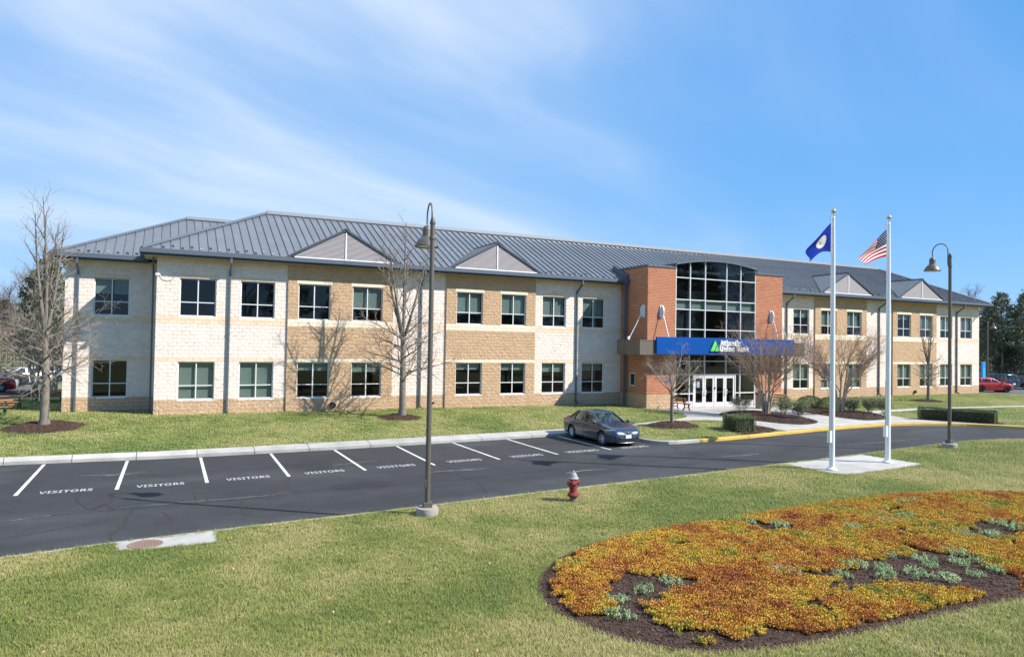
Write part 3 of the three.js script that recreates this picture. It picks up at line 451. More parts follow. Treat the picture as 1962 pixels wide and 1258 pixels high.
for (const [a, b, k] of allSegs) {
  const z = FZ + k * PROUD - D0, ws = winAll.filter((x) => x > a && x + WW < b), holes = ws.flatMap((x) => [[x - a, x - a + WW, ...LOW], [x - a, x - a + WW, ...HIGH]]);
  const ext = k ? 0.1 : 0.0, lintels = ws.map((x) => [x - a - ext, x - a + WW + ext, HIGH[1], HIGH[1] + BH]);
  const wall = blockWall({ O: [a, 0, z], U: [1, 0, 0], N: [0, 0, 1], length: b - a, y0: 0.35, y1: TOPY, holes: [...holes, ...lintels], zone: k ? brownZone : whiteZone, backing: k ? M.mortarBrown : M.mortarLight, single: a < 0 ? (u, row) => row > 4 && row < 40 : null });
  if (k) { for (const [x0, s] of [[a, -1], [b, 1]]) part(new MB().box(x0 - 0.001, 0.35, z + D0 - 0.14, x0 + s * 0.004, TOPY, z + D0 - 0.012), 'wall_return', M.brown.clone(), wall).material.vertexColors = false; }
  ws.forEach((x) => { part(new MB().rbox(x - ext, HIGH[1] + 0.004, z - 0.2, x + WW + ext, HIGH[1] + BH - 0.004, z + D0 + (k ? 0.006 : 0.002), 0.006), 'lintel', k ? M.lintelCream ??= std({ color: M.cream.color, map: T.block, roughness: 0.95 }) : M.lintelTan ??= std({ color: M.tan.color, map: T.block, roughness: 0.95 }), wall); });
}
// set-back bay at the near end
const WZ = -44.25;
blockWall({ O: [-5.0, 0, WZ - D0], U: [1, 0, 0], N: [0, 0, 1], length: 4.4, y0: 0.35, y1: 9.2, holes: [[1.35, 3.05, ...LOW], [1.35, 3.05, ...HIGH], [1.35, 3.05, HIGH[1], HIGH[1] + BH]], zone: whiteZone, backing: M.mortarLight });
part(new MB().rbox(-3.65, HIGH[1] + 0.004, WZ - 0.25, -1.95, HIGH[1] + BH - 0.004, WZ + 0.002, 0.006), 'lintel', M.lintelTan);
// end walls, back walls, floors: they close the rooms behind the windows
const shell = new MB();
shell.box(-5.0, 0.35, WZ - 0.32, -4.76, 9.2, -56).box(-0.6, 0.35, WZ + 0.02, -0.36, 9.3, FZ - 0.3).box(70.56, 0.35, FZ - 0.32, 70.8, 9.3, -55).box(-5.0, 0.35, -56.2, 70.8, 9.2, -56);
part(shell, 'end_wall', M.mortarLight);
part(new MB().box(-4.7, 0.62, WZ - 0.3, -0.66, 0.78, -55.9).box(-0.34, 0.62, FZ - 0.34, 70.5, 0.78, -55.9).box(-0.34, 4.45, FZ - 0.34, 28.4, 4.75, -55.9).box(-4.7, 4.45, WZ - 0.3, -0.66, 4.75, -55.9).box(41.9, 4.45, FZ - 0.34, 70.5, 4.75, -55.9).box(28.5, 4.45, -45.5, 41.8, 4.75, -55.9), 'floor_slab', M.interiorFloor);
part(new MB().box(-0.34, 9.0, FZ - 0.34, 70.5, 9.12, -55.9).box(-4.7, 9.0, WZ - 0.3, -0.66, 9.12, -55.9), 'ceiling', M.interior);
part(new MB().box(-4.7, 0.8, -50.2, 28.4, 9.0, -50).box(41.9, 0.8, -50.2, 70.5, 9.0, -50).box(28.42, 0.8, -48.2, 41.8, 9.0, -48), 'partition', M.interior);
// windows: two tall panes over two short ones in a pale metal frame
function makeWindow(w, h) {
  const g = new THREE.Group(); g.name = 'window';
  const f = 0.055, d = 0.07, mid = h * 0.37, b = new MB();
  b.box(0, 0, 0, w, f, d).box(0, h - f, 0, w, h, d).box(0, f, 0, f, h - f, d).box(w - f, f, 0, w, h - f, d).box(w / 2 - 0.03, f, -0.003, w / 2 + 0.03, h - f, d + 0.004).box(f, mid - 0.026, 0, w / 2 - 0.03, mid + 0.026, d).box(w / 2 + 0.03, mid - 0.026, 0, w - f, mid + 0.026, d);
  b.build('frame', M.frame, g);
  for (const [x0, x1] of [[f, w / 2 - 0.03], [w / 2 + 0.03, w - f]]) for (const [y0, y1] of [[f, mid - 0.026], [mid + 0.026, h - f]]) new MB().quad([x0, y0, 0.035], [x1, y0, 0.035], [x1, y1, 0.035], [x0, y1, 0.035]).build('pane', M.glass, g);
  new MB().rbox(-0.02, -0.07, -0.05, w + 0.02, -0.002, 0.17, 0.008).build('sill', M.sill, g);
  return g;
}
const protoWindow = makeWindow(WW, 2.03), wingWindow = makeWindow(1.7, 2.03);
const blindRandom = makeRandom(77);
const blindDrops = { low: [1.0, 1.0, 0.22, 0.26, 0.2, 0.22, 0.28, 0.24, 0.5, 0.6, 1, 1, 0.62, 0.62, 0.62, 0.6], high: [0.0, 0.0, 0.0, 0.66, 0.66, 0.66, 0.66, 0.66, 0.3, 0.3, 0.64, 0.66, 0.2, 0.66, 0.66, 0.66] };
function putWindow(proto, x, y, z, drop) {
  const g = proto.clone(); g.position.set(x - OB.x, y - OB.y, z - 0.17 - OB.z); office.add(g);
  if (drop > 0.02) for (const [x0, x1] of [[0.07, WW / 2 - 0.04], [WW / 2 + 0.04, WW - 0.07]]) { const dd = Math.min(1, drop * (0.97 + 0.06 * blindRandom())); new MB().box(x0, 1.98 * (1 - dd) + 0.03, -0.1, x1, 1.98, -0.092).box(x0, 1.98 * (1 - dd), -0.106, x1, 1.98 * (1 - dd) + 0.03, -0.086).build('blind', drop < 0.4 ? M.blindLight : M.blind, g); }
}
winAll.forEach((x, i) => { const k = allSegs.find(([a, b]) => x > a && x < b)[2], z = FZ + k * PROUD, j = i < 8 ? i : 23 - i; putWindow(protoWindow, x, LOW[0] + 0.001, z, blindDrops.low[j]); putWindow(protoWindow, x, HIGH[0] + 0.001, z, blindDrops.high[j]); });
putWindow(wingWindow, -3.65, LOW[0] + 0.001, WZ, 0); putWindow(wingWindow, -3.65, HIGH[0] + 0.001, WZ, 0.4);

// ---------------------------------------------------------------- roof
const EZ = -40.75, EY = 9.5, RZ = -48.2, RY = 13.15, EX0 = -1.3, EX1 = 71.5, RX0 = 5.75, RX1 = 64.75, SEAM = 0.457;
const roof = part(new MB().quad([EX0, EY - 0.02, -55.7], [EX1, EY - 0.02, -55.7], [RX1, RY - 0.02, RZ], [RX0, RY - 0.02, RZ]).quad([EX0, EY, EZ], [RX0, RY, RZ], [RX0, RY, RZ - 0.01], [EX0, EY, -55.7]).quad([EX1, EY, EZ], [EX1, EY, -55.7], [RX1, RY, RZ - 0.01], [RX1, RY, RZ]), 'roof', M.gutter);
const slope = (ez, ey, rz, ry) => ({ at: (x, t) => [x, lerp(ey, ry, t), lerp(ez, rz, t)], n: new THREE.Vector3(0, ez - rz, ry - ey).normalize() });
function roofPanels(S, x0, x1, hipL, hipR, parent, seed) {              // standing-seam pans, each with the seam on its far side
  const shared = [0, 1, 2].map(() => null), n = [S.n.x, S.n.y, S.n.z], r = makeRandom(seed), up = (p, h) => [p[0] + n[0] * h, p[1] + n[1] * h, p[2] + n[2] * h];
  for (let x = x0; x < x1 - 0.02; x += SEAM) {
    const a = x, b = Math.min(x + SEAM, x1), lim = (q) => clamp(Math.min(hipL(q), hipR(q)), 0, 1), ta = lim(a), tb = lim(b), full = ta >= 1 && tb >= 1 && Math.abs(b - a - SEAM) < 1e-6;
    const make = (o, k) => {
      const m = new MB(), c = (q) => q + o; m.prism([up(S.at(c(a), 0), 0.02), up(S.at(c(b), 0), 0.02), up(S.at(c(b), Math.max(tb, 0.001)), 0.02), up(S.at(c(a), Math.max(ta, 0.001)), 0.02)], -0.02, n);
      if (tb > 0.01) m.prism([up(S.at(c(b) - 0.024, 0), 0.02), up(S.at(c(b), 0), 0.02), up(S.at(c(b), tb), 0.02), up(S.at(c(b) - 0.024, tb), 0.02)], 0.06, n);
      const g = m.geometry(OB); g.setAttribute('color', new THREE.BufferAttribute(new Float32Array(g.attributes.position.count * 3).fill(k), 3)); return g;
    };
    if (full) { const v = Math.floor(r() * 3); shared[v] ??= make(-a, 0.95 + 0.05 * v); const o = mesh('roof_panel', shared[v], M.roof, parent); o.position.x = a; } else mesh('roof_panel', make(0, 0.95 + 0.1 * r()), M.roof, parent);
  }
}
const mainSlope = slope(EZ, EY, RZ, RY);
roofPanels(mainSlope, EX0, EX1, (x) => (x - EX0) / (RX0 - EX0), (x) => (EX1 - x) / (EX1 - RX1), roof, 5);
const cap = (a, b, w, h) => { const A = new THREE.Vector3(...a), B = new THREE.Vector3(...b), m = new MB(); m.bar(a, b, w, h); return m; };
part(new MB().box(RX0 - 0.15, RY - 0.06, RZ - 0.26, RX1 + 0.15, RY + 0.06, RZ + 0.30).box(RX0 - 0.15, RY + 0.06, RZ - 0.2, RX1 + 0.15, RY + 0.18, RZ + 0.22), 'ridge_cap', M.ridge, roof);
part(new MB().bar([EX0, EY + 0.05, EZ], [RX0, RY + 0.06, RZ], 0.16, 0.16), 'hip_cap', M.gutter, roof); part(new MB().bar([EX1, EY + 0.05, EZ], [RX1, RY + 0.06, RZ], 0.16, 0.16), 'hip_cap', M.gutter, roof);
// roof over the set-back bay
const WEZ = -43.55, WEY = 9.32, WRZ = -50.1, WRY = 12.64, WEX = -5.45, WRX = 1.05;
const wingRoof = part(new MB().quad([WEX, WEY, -56.6], [9, WEY, -56.6], [9, WRY - 0.02, WRZ], [WRX, WRY - 0.02, WRZ]).quad([WEX, WEY, WEZ], [WRX, WRY, WRZ], [WRX, WRY, WRZ - 0.01], [WEX, WEY, -56.6]), 'wing_roof', M.gutter);
roofPanels(slope(WEZ, WEY, WRZ, WRY), WEX, 8.6, (x) => (x - WEX) / (WRX - WEX), () => 1, wingRoof, 8);
part(new MB().box(WRX - 0.15, WRY - 0.04, WRZ - 0.24, 8.8, WRY + 0.14, WRZ + 0.26), 'ridge_cap', M.ridge, wingRoof); part(new MB().bar([WEX, WEY + 0.05, WEZ], [WRX, WRY + 0.06, WRZ], 0.14, 0.14), 'hip_cap', M.gutter, wingRoof);
// gutters, fascias, soffits
part(new MB().box(EX0 - 0.12, 9.33, EZ, 28.62, 9.56, EZ + 0.13).box(41.6, 9.33, EZ, EX1 + 0.12, 9.56, EZ + 0.13).box(EX0 - 0.12, 9.33, -55.8, EX0, 9.56, EZ - 0.002).box(EX1, 9.33, -55.8, EX1 + 0.12, 9.56, EZ - 0.002), 'gutter', M.gutter);
part(new MB().box(EX0, 9.21, EZ - 0.09, 28.62, 9.4, EZ - 0.004).box(41.6, 9.21, EZ - 0.09, EX1, 9.4, EZ - 0.004).box(EX0, 9.21, -55.7, EX0 + 0.08, 9.4, EZ - 0.095).box(EX1 - 0.08, 9.21, -55.7, EX1, 9.4, EZ - 0.095), 'fascia', M.roofDark);
part(new MB().box(EX0 + 0.082, 9.24, FZ + 0.12, 28.6, 9.27, EZ - 0.094).box(41.6, 9.24, FZ + 0.12, EX1 - 0.082, 9.27, EZ - 0.094).box(EX0 + 0.082, 9.24, -55.7, -0.62, 9.27, FZ + 0.118).box(70.82, 9.24, -55.7, EX1 - 0.082, 9.27, FZ + 0.118), 'soffit', M.soffit);
part(new MB().box(WEX - 0.12, 9.14, WEZ, EX0 + 0.25, 9.37, WEZ + 0.13).box(WEX - 0.12, 9.14, -56.6, WEX, 9.37, WEZ - 0.002), 'gutter', M.gutter);
part(new MB().box(WEX, 9.02, WEZ - 0.09, EX0 + 0.3, 9.2, WEZ - 0.004).box(WEX, 9.02, -56.5, WEX + 0.08, 9.2, WEZ - 0.095), 'fascia', M.roofDark);
part(new MB().box(WEX + 0.09, 9.05, WZ + 0.01, -0.62, 9.08, WEZ - 0.094).box(WEX + 0.09, 9.05, -56.4, -5.02, 9.08, WZ), 'soffit', M.soffit);
// snow guards in two rows above the eaves
{ const lightG = new MB(), darkG = new MB(), put = (S, x, t, k) => { const p = S.at(x, t); (k ? lightG : darkG).add(new THREE.BoxGeometry(0.13, 0.075, 0.09), p[0], p[1] + 0.06, p[2], 0.45, 0, 0); };
  for (let x = EX0 + 1.2; x < EX1 - 1.2; x += SEAM) { if (x > 28.3 && x < 41.9) continue; const t = 0.035 + 0.03 * (Math.round(x / SEAM) & 1); if (segs.concat(allSegs).some(([a, b, k]) => k && x > a - 0.3 && x < b + 0.3)) continue; put(mainSlope, x - SEAM / 2, t, hash2(Math.round(x * 10), 2, 2) > 0.55); }
  for (let x = WEX + 1.3; x < EX0; x += SEAM) put(slope(WEZ, WEY, WRZ, WRY), x - SEAM / 2, 0.05, hash2(Math.round(x * 10), 2, 3) > 0.7);
  part(lightG, 'snow_guard', M.steel, roof).userData.kind = 'stuff'; part(darkG, 'snow_guard', M.roofDark, roof).userData.kind = 'stuff'; }
// louvred gables over the tan bays
for (const xc of [9.14, 18.8, MIRROR - 18.8, MIRROR - 9.14]) {
  const hw = 3.2, by = 9.57, ay = 11.33, zf = EZ + 0.02, zb = EZ - (ay - EY) / ((RY - EY) / (EZ - RZ)), g = part(new MB().prism([[xc - hw + 0.2, by, zf - 0.10], [xc + hw - 0.2, by, zf - 0.10], [xc, ay - 0.1, zf - 0.10]], 0.05, [0, 0, -1]), 'gable', M.louver);
  const sl = new MB(), hgt = ay - by - 0.16;
  for (let y = by + 0.04; y < ay - 0.2; y += 0.07) { const k = 1 - (y - by) / (ay - by), w = (hw - 0.24) * k; if (w > 0.15) for (const s of [-1, 1]) sl.prism([[xc + s * 0.04, y, zf - 0.03], [xc + s * w, y, zf - 0.03], [xc + s * w, y + 0.062, zf - 0.06], [xc + s * 0.04, y + 0.062, zf - 0.06]], 0.012, [0, 0.5, 0.86]); }
  part(sl, 'louver', M.louver, g).userData.kind = 'stuff';
  part(new MB().box(xc - 0.035, by, zf - 0.05, xc + 0.035, ay - 0.16, zf + 0.005), 'gable_post', M.trim, g); part(new MB().box(xc - hw + 0.35, by - 0.02, zf - 0.05, xc + hw - 0.35, by + 0.06, zf + 0.008), 'gable_sill', M.trim, g);
  for (const s of [-1, 1]) {
    const e = [xc + s * (hw + 0.12), EY + 0.04, zf + 0.02], tf = [xc, ay, zf + 0.02], tb = [xc, ay, zb], q = new MB(); q.prism(s < 0 ? [e, tb, tf] : [e, tf, tb], 0.06, [0, 1, 0]);
    const pan = part(q, 'gable_roof', M.roofGable ??= std({ color: M.roof.color, map: T.metal, metalness: 0.35, roughness: 0.48 }), g);
    const ribs = new MB(); for (let z = zf - 0.35; z > zb + 0.1; z -= SEAM) { const f = (z - zf) / (zb - zf); ribs.bar([xc, ay + 0.075, z], [lerp(e[0], xc, f), lerp(e[1], ay, f) + 0.075, z], 0.045, 0.024); } part(ribs, 'seam', M.gutter, pan);
    part(new MB().bar([xc, ay + 0.0, zf + 0.02], [e[0], e[1] - 0.01, zf + 0.02], 0.11, 0.05), 'rake_trim', M.roofDark, g);
  }
  part(new MB().bar([xc, ay + 0.07, zf + 0.08], [xc, ay + 0.07, zb], 0.14, 0.06), 'ridge_cap', M.gutter, g);
}
// downpipes
function downpipe(x, zw, bottom, topY = 9.35, ez = EZ + 0.06) { const w = 0.1; const d = part(new MB().rbox(x - w / 2, bottom, zw + 0.03, x + w / 2, topY - 0.72, zw + 0.13, 0.012).bar([x, topY - 0.76, zw + 0.08], [x, topY - 0.3, ez - 0.02], w, w).bar([x, topY - 0.34, ez - 0.02], [x, topY, ez - 0.02], w, w).bar([x, bottom + 0.03, zw + 0.08], [x + 0.02, bottom - 0.04, zw + 0.3], w, w), 'downpipe', M.gutter); part(new MB().box(x - w / 2 - 0.02, 5.2, zw + 0.002, x + w / 2 + 0.02, 5.24, zw + 0.138).box(x - w / 2 - 0.02, 2.6, zw + 0.002, x + w / 2 + 0.02, 2.64, zw + 0.138), 'bracket', M.gutter, d); }
for (const x of [2.99, 14.0, 25.19]) { downpipe(x, FZ, 1.0); downpipe(MIRROR - x, FZ, 1.0); }
downpipe(-4.4, WZ, 1.0, 9.16, WEZ + 0.06); downpipe(-0.78, WZ + 1.2, 1.0, 9.3, WZ + 2.2);
// small things on the walls
{ const c = part(new MB().rbox(-0.66, 8.2, FZ + 0.1, -0.44, 8.32, FZ + 0.34, 0.02), 'security_camera', M.poleWhite); part(new MB().box(-0.6, 8.3, FZ, -0.5, 8.42, FZ + 0.12).tube([[-0.45, 8.25, FZ + 0.03], [-0.3, 8.05, FZ + 0.03], [-0.02, 7.98, FZ + 0.03], [0.18, 8.1, FZ + 0.03], [0.27, 8.42, FZ + 0.03]], 0.014, 6), 'cable', M.steel, c); part(new MB().rbox(0.22, 8.4, FZ + 0.002, 0.36, 8.56, FZ + 0.09, 0.02), 'junction_box', M.steel, c);
  const d = part(new MB().rbox(70.2, 8.28, FZ + 0.14, 70.34, 8.38, FZ + 0.42, 0.02), 'security_camera', M.poleWhite); part(new MB().rod([70.27, 8.3, FZ + 0.2], [70.2, 8.1, FZ], 0.025), 'bracket', M.steel, d);
  for (const [x, s] of [[8.71, 1], [61.0, 0.8], [14.9, 0.35]]) part(new MB().lathe([[0.0, -0.05], [0.1, -0.05], [0.12, -0.02], [0.12, 0.1], [0.17, 0.11], [0.17, 0.0]].map(([a, b]) => [a * s, b]), x, 1.19, FZ + (x < 14 || x > 58 ? PROUD : 0) + 0.02, 20, Math.PI / 2), 'wall_vent', M.black); }

// ---------------------------------------------------------------- brick entrance tower
const TX0 = 28.9, TX1 = 41.3, TZ = -38.45, GX0 = 31.28, GX1 = 38.65, TY = 10.3, TAN = 1.66;
const brickZone = () => ({ material: M.brick, rough: 0.004 }), tanZone = () => ({ material: M.brown });
const UB = 0.3048, UH = 0.1016;
for (const [a, b] of [[TX0, GX0], [GX1, TX1]]) {
  blockWall({ O: [a, 0, TZ - 0.012], U: [1, 0, 0], N: [0, 0, 1], length: b - a, y0: TAN, y1: TY, zone: brickZone, bw: UB, bh: UH, start: TAN, depth: 0.012, inset: a === TX0 ? 0.014 : 0, backing: M.mortarBrick, prefix: 'brick', single: a === TX0 ? (u, row) => row >= 38 : null });
  blockWall({ O: [a, 0, TZ - 0.014], U: [1, 0, 0], N: [0, 0, 1], length: b - a, y0: 0.4, y1: TAN, zone: tanZone, backing: M.mortarBrown, inset: a === TX0 ? 0.016 : 0 });
}
blockWall({ O: [TX0 + 0.012, 0, -42.6], U: [0, 0, 1], N: [-1, 0, 0], length: 4.135, y0: TAN, y1: TY, holes: [[2.2, 2.8, 2.2, 3.05]], zone: brickZone, bw: UB, bh: UH, start: TAN, depth: 0.012, backing: M.mortarBrick, prefix: 'brick', thick: 0.2 });
blockWall({ O: [TX0 + 0.014, 0, -41.6], U: [0, 0, 1], N: [-1, 0, 0], length: 3.125, y0: 0.4, y1: TAN, zone: tanZone, backing: M.mortarBrown, thick: 0.2 });
part(new MB().box(TX1 - 0.2, 0.4, TZ - 0.3, TX1, TY, -42.6), 'wall', M.mortarBrick);
part(new MB().box(GX0 - 0.02, 0.4, TZ - 1.2, GX0 + 0.0, 10.5, TZ - 0.3).box(GX1, 0.4, TZ - 1.2, GX1 + 0.02, 10.5, TZ - 0.3), 'jamb', M.mortarBrick);
{ const w = new MB(), x = TX0 + 0.02, z0 = -40.4, z1 = -39.8; w.box(x, 2.2, z0, x + 0.06, 2.25, z1).box(x, 3.0, z0, x + 0.06, 3.05, z1).box(x, 2.25, z0, x + 0.06, 3.0, z0 + 0.05).box(x, 2.25, z1 - 0.05, x + 0.06, 3.0, z1); const f = part(w, 'side_window', M.frame); part(new MB().quad([x + 0.03, 2.25, z0 + 0.05], [x + 0.03, 2.25, z1 - 0.05], [x + 0.03, 3.0, z1 - 0.05], [x + 0.03, 3.0, z0 + 0.05]), 'pane', M.glass, f); }
part(new MB().box(TX0 - 0.06, TY, TZ - 0.4, GX0 + 0.02, TY + 0.13, TZ + 0.06).box(GX1 - 0.02, TY, TZ - 0.4, TX1 + 0.06, TY + 0.13, TZ + 0.06).box(TX0 - 0.06, TY, -42.7, TX0 + 0.3, TY + 0.13, TZ - 0.402).box(TX1 - 0.3, TY, -42.7, TX1 + 0.06, TY + 0.13, TZ - 0.402), 'coping', M.gutter);
part(new MB().box(TX0 + 0.2, TY - 0.2, -43.2, TX1 - 0.2, TY - 0.05, TZ - 0.3), 'tower_roof', M.gutter);
{ // flashing and rainwater head where the eaves meet the tower
  part(new MB().box(28.5, 9.2, -40.9, 28.84, 9.62, -40.5), 'rainwater_head', M.gutter); part(new MB().rbox(28.6, 0.9, -40.78, 28.74, 9.2, -40.62, 0.012), 'downpipe', M.gutter); part(new MB().bar([28.82, 9.66, -40.7], [28.82, 10.5, -42.5], 0.1, 0.5), 'flashing', M.gutter); }
// curved head of the glass wall
const arcY = (x) => 10.56 + 0.38 * (1 - ((x - 34.965) / 3.69) ** 2);
{ const s = new THREE.Shape(), n = 24; for (let k = 0; k <= n; k++) { const x = lerp(GX0 - 0.12, GX1 + 0.12, k / n); k ? s.lineTo(x, arcY(x)) : s.moveTo(x, arcY(x)); } for (let k = n; k >= 0; k--) { const x = lerp(GX0 - 0.12, GX1 + 0.12, k / n); s.lineTo(x, arcY(x) + 0.11); } const g = new THREE.ExtrudeGeometry(s, { depth: 5.2, bevelEnabled: false }); part(new MB().add(g, 0, 0, TZ - 5.0), 'curved_roof', M.gutter); }
const colX = [GX0 + 0.03, 32.56, 33.91, 35.87, 37.2, GX1 - 0.03], rowY = [4.3, 6.14, 7.51, 8.19, 9.7], lowY = [3.01, 3.94, 4.3], GZ = TZ - 0.1;
const glassWall = part((() => { const b = new MB(), m = 0.03; colX.forEach((x, i) => b.box(x - m, i === 2 || i === 3 ? 2.95 : 0.78, GZ - 0.07, x + m, arcY(x) + 0.02, GZ + 0.08)); for (const y of [...rowY.slice(1), ...lowY.slice(0, 2)]) for (let i = 0; i < 5; i++) b.box(colX[i] + m, y - m, GZ - 0.05, colX[i + 1] - m, y + m, GZ + 0.07); for (const [a, e] of [[colX[0] + m, 32.52], [32.6, 32.93], [36.81, 37.16], [37.24, colX[5] - m]]) b.box(a, 1.645, GZ - 0.05, e, 1.715, GZ + 0.07).box(a, 1.08, GZ - 0.05, e, 1.14, GZ + 0.07); return b; })(), 'glass_wall', M.frame);
for (let i = 0; i < 5; i++) {
  const a = colX[i] + 0.03, b = colX[i + 1] - 0.03, q = (y0, y1) => part(new MB().quad([a, y0, GZ], [b, y0, GZ], [b, y1, GZ], [a, y1, GZ]), 'pane', M.glass, glassWall);
  for (const [y0, y1] of [[4.3, 6.14], [6.14, 7.51], [7.51, 8.19], [8.19, 9.7], [3.94, 4.3], [3.01, 3.94]]) q(y0, y1);
  part(new MB().quad([a, 9.7, GZ], [b, 9.7, GZ], [b, arcY(b) + 0.02, GZ], [a, arcY(a) + 0.02, GZ]), 'pane', M.glass, glassWall);
  part(new MB().box(a, 7.53, GZ - 0.16, b, 8.17, GZ - 0.13), 'spandrel', M.blind, glassWall);
}
for (const [a, b] of [[colX[0] + 0.03, 32.53], [32.59, 32.94], [36.8, 37.17], [37.23, colX[5] - 0.03]]) { for (const [y0, y1] of [[1.14, 1.65], [1.71, 3.0]]) part(new MB().quad([a, y0, GZ], [b, y0, GZ], [b, y1, GZ], [a, y1, GZ]), 'pane', M.glass, glassWall); part(new MB().box(a, 0.74, GZ - 0.04, b, 1.08, GZ + 0.03).box(a + 0.06, 0.82, GZ + 0.03, b - 0.06, 1.02, GZ + 0.035), 'base_panel', M.frame, glassWall); }
part(new MB().box(32.93, 0.72, GZ - 0.06, 33.01, 2.98, GZ + 0.06).box(36.73, 0.72, GZ - 0.06, 36.81, 2.98, GZ + 0.06).box(34.83, 0.72, GZ - 0.06, 34.91, 2.9, GZ + 0.06).box(33.01, 2.88, GZ - 0.06, 36.73, 2.97, GZ + 0.06), 'door_frame', M.frame);
[[33.02, 33.9], [33.94, 34.82], [34.92, 35.8], [35.84, 36.72]].forEach(([a, b], i) => {
  const s = 0.13, d = part(new MB().box(a, 0.74, GZ - 0.03, b, 1.05, GZ + 0.03).box(a, 2.74, GZ - 0.03, b, 2.87, GZ + 0.03).box(a, 1.05, GZ - 0.03, a + s, 2.74, GZ + 0.03).box(b - s, 1.05, GZ - 0.03, b, 2.74, GZ + 0.03), 'door', M.frame);
  part(new MB().quad([a + s, 1.05, GZ], [b - s, 1.05, GZ], [b - s, 2.74, GZ], [a + s, 2.74, GZ]), 'pane', M.glass, d); part(new MB().box(a + 0.1, 1.72, GZ - 0.1, b - 0.1, 1.79, GZ - 0.05), 'push_bar', M.steel, d);
  const hx = i % 2 ? a + 0.07 : b - 0.07; part(new MB().tube([[hx, 1.55, GZ + 0.03], [hx, 1.6, GZ + 0.12], [hx, 1.75, GZ + 0.15], [hx, 1.92, GZ + 0.12], [hx, 1.98, GZ + 0.03]], 0.022, 8), 'handle', M.steel, d);
  if (i === 0) part(new MB().box(a + 0.24, 2.1, GZ + 0.006, a + 0.5, 2.5, GZ + 0.012), 'notice', M.noticeBlue ??= std({ color: lin(0.28, 0.42, 0.62), roughness: 0.6 }), d);
});
part(new MB().box(34.83, 1.95, GZ + 0.062, 34.91, 2.12, GZ + 0.09), 'card_reader', M.black);
part(new MB().rbox(30.52, 2.5, TZ + 0.005, 31.0, 2.72, TZ + 0.03, 0.006), 'wall_plaque', M.plaque ??= std({ color: lin(0.05, 0.14, 0.42), roughness: 0.5 }));
// canopy, its hangers and the sign
const CX0 = 27.6, CX1 = 42.6, CZ0 = -37.5, CY0 = 4.36, CY1 = 5.3;
const canopy = part(new MB().box(CX0 + 0.03, CY0 + 0.04, -40.1, TX0 - 0.05, CY1 - 0.04, CZ0 - 0.03).box(TX0 - 0.05, CY0 + 0.04, TZ + 0.03, TX1 + 0.05, CY1 - 0.04, CZ0 - 0.03).box(TX1 + 0.05, CY0 + 0.04, -40.1, CX1 - 0.03, CY1 - 0.04, CZ0 - 0.03), 'canopy', M.canopy);
for (let k = 0; k < 10; k++) { const a = lerp(CX0, CX1, k / 10) + 0.006, b = lerp(CX0, CX1, (k + 1) / 10) - 0.006; part(new MB().rbox(a, CY0, CZ0 - 0.03, b, CY1, CZ0, 0.006), 'canopy_panel', M.canopy, canopy); }
for (const [z0, z1] of [[-40.1, -39.25], [-39.235, -38.1], [-38.085, -37.51]]) { part(new MB().rbox(CX0, CY0, z0, CX0 + 0.03, CY1, z1, 0.006), 'canopy_panel', M.canopy, canopy); part(new MB().rbox(CX1 - 0.03, CY0, z0, CX1, CY1, z1, 0.006), 'canopy_panel', M.canopy, canopy); }
part(new MB().box(CX0 - 0.02, CY1, -40.1, TX0 - 0.04, CY1 + 0.05, CZ0 + 0.02).box(TX0 - 0.04, CY1, TZ + 0.01, TX1 + 0.04, CY1 + 0.05, CZ0 + 0.02).box(TX1 + 0.04, CY1, -40.1, CX1 + 0.02, CY1 + 0.05, CZ0 + 0.02), 'canopy_coping', M.canopy, canopy);
const sign = part(new MB().rbox(28.85, 4.41, CZ0 + 0.03, 35.08, 5.56, CZ0 + 0.16, 0.012).rbox(35.09, 4.41, CZ0 + 0.03, 41.35, 5.56, CZ0 + 0.16, 0.012), 'sign_board', M.signBlue);
{ const z = CZ0 + 0.16, ext = (pts) => { const s = new THREE.Shape(pts.map((p) => new THREE.Vector2(...p))); return new THREE.ExtrudeGeometry(s, { depth: 0.09, bevelEnabled: true, bevelSize: 0.006, bevelThickness: 0.006, bevelSegments: 1 }); };
  part(new MB().add(ext([[33.32, 4.66], [33.72, 5.40], [33.88, 5.13], [33.62, 4.66]]), 0, 0, z + 0.02), 'emblem', M.signGreen, sign); part(new MB().add(ext([[33.70, 4.66], [33.92, 5.05], [34.1, 4.66]]), 0, 0, z + 0.02), 'emblem', M.signGreen, sign);
  const line = (txt, x, y, width, hgt, name) => { const g = new TextGeometry(txt, { font, size: 1, depth: 0.09, curveSegments: 4, bevelEnabled: true, bevelSize: 0.035, bevelThickness: 0.01, bevelSegments: 1 }); g.computeBoundingBox(); const b = g.boundingBox; g.translate(-b.min.x, 0, 0); g.scale(width / (b.max.x - b.min.x), hgt / 0.73, 1); part(new MB().add(g, x, y, z + 0.02), name, M.signWhite, sign); };
  line('Atlantic', 34.16, 5.03, 1.9, 0.27, 'lettering'); line('Union Bank', 34.14, 4.64, 2.68, 0.27, 'lettering'); }
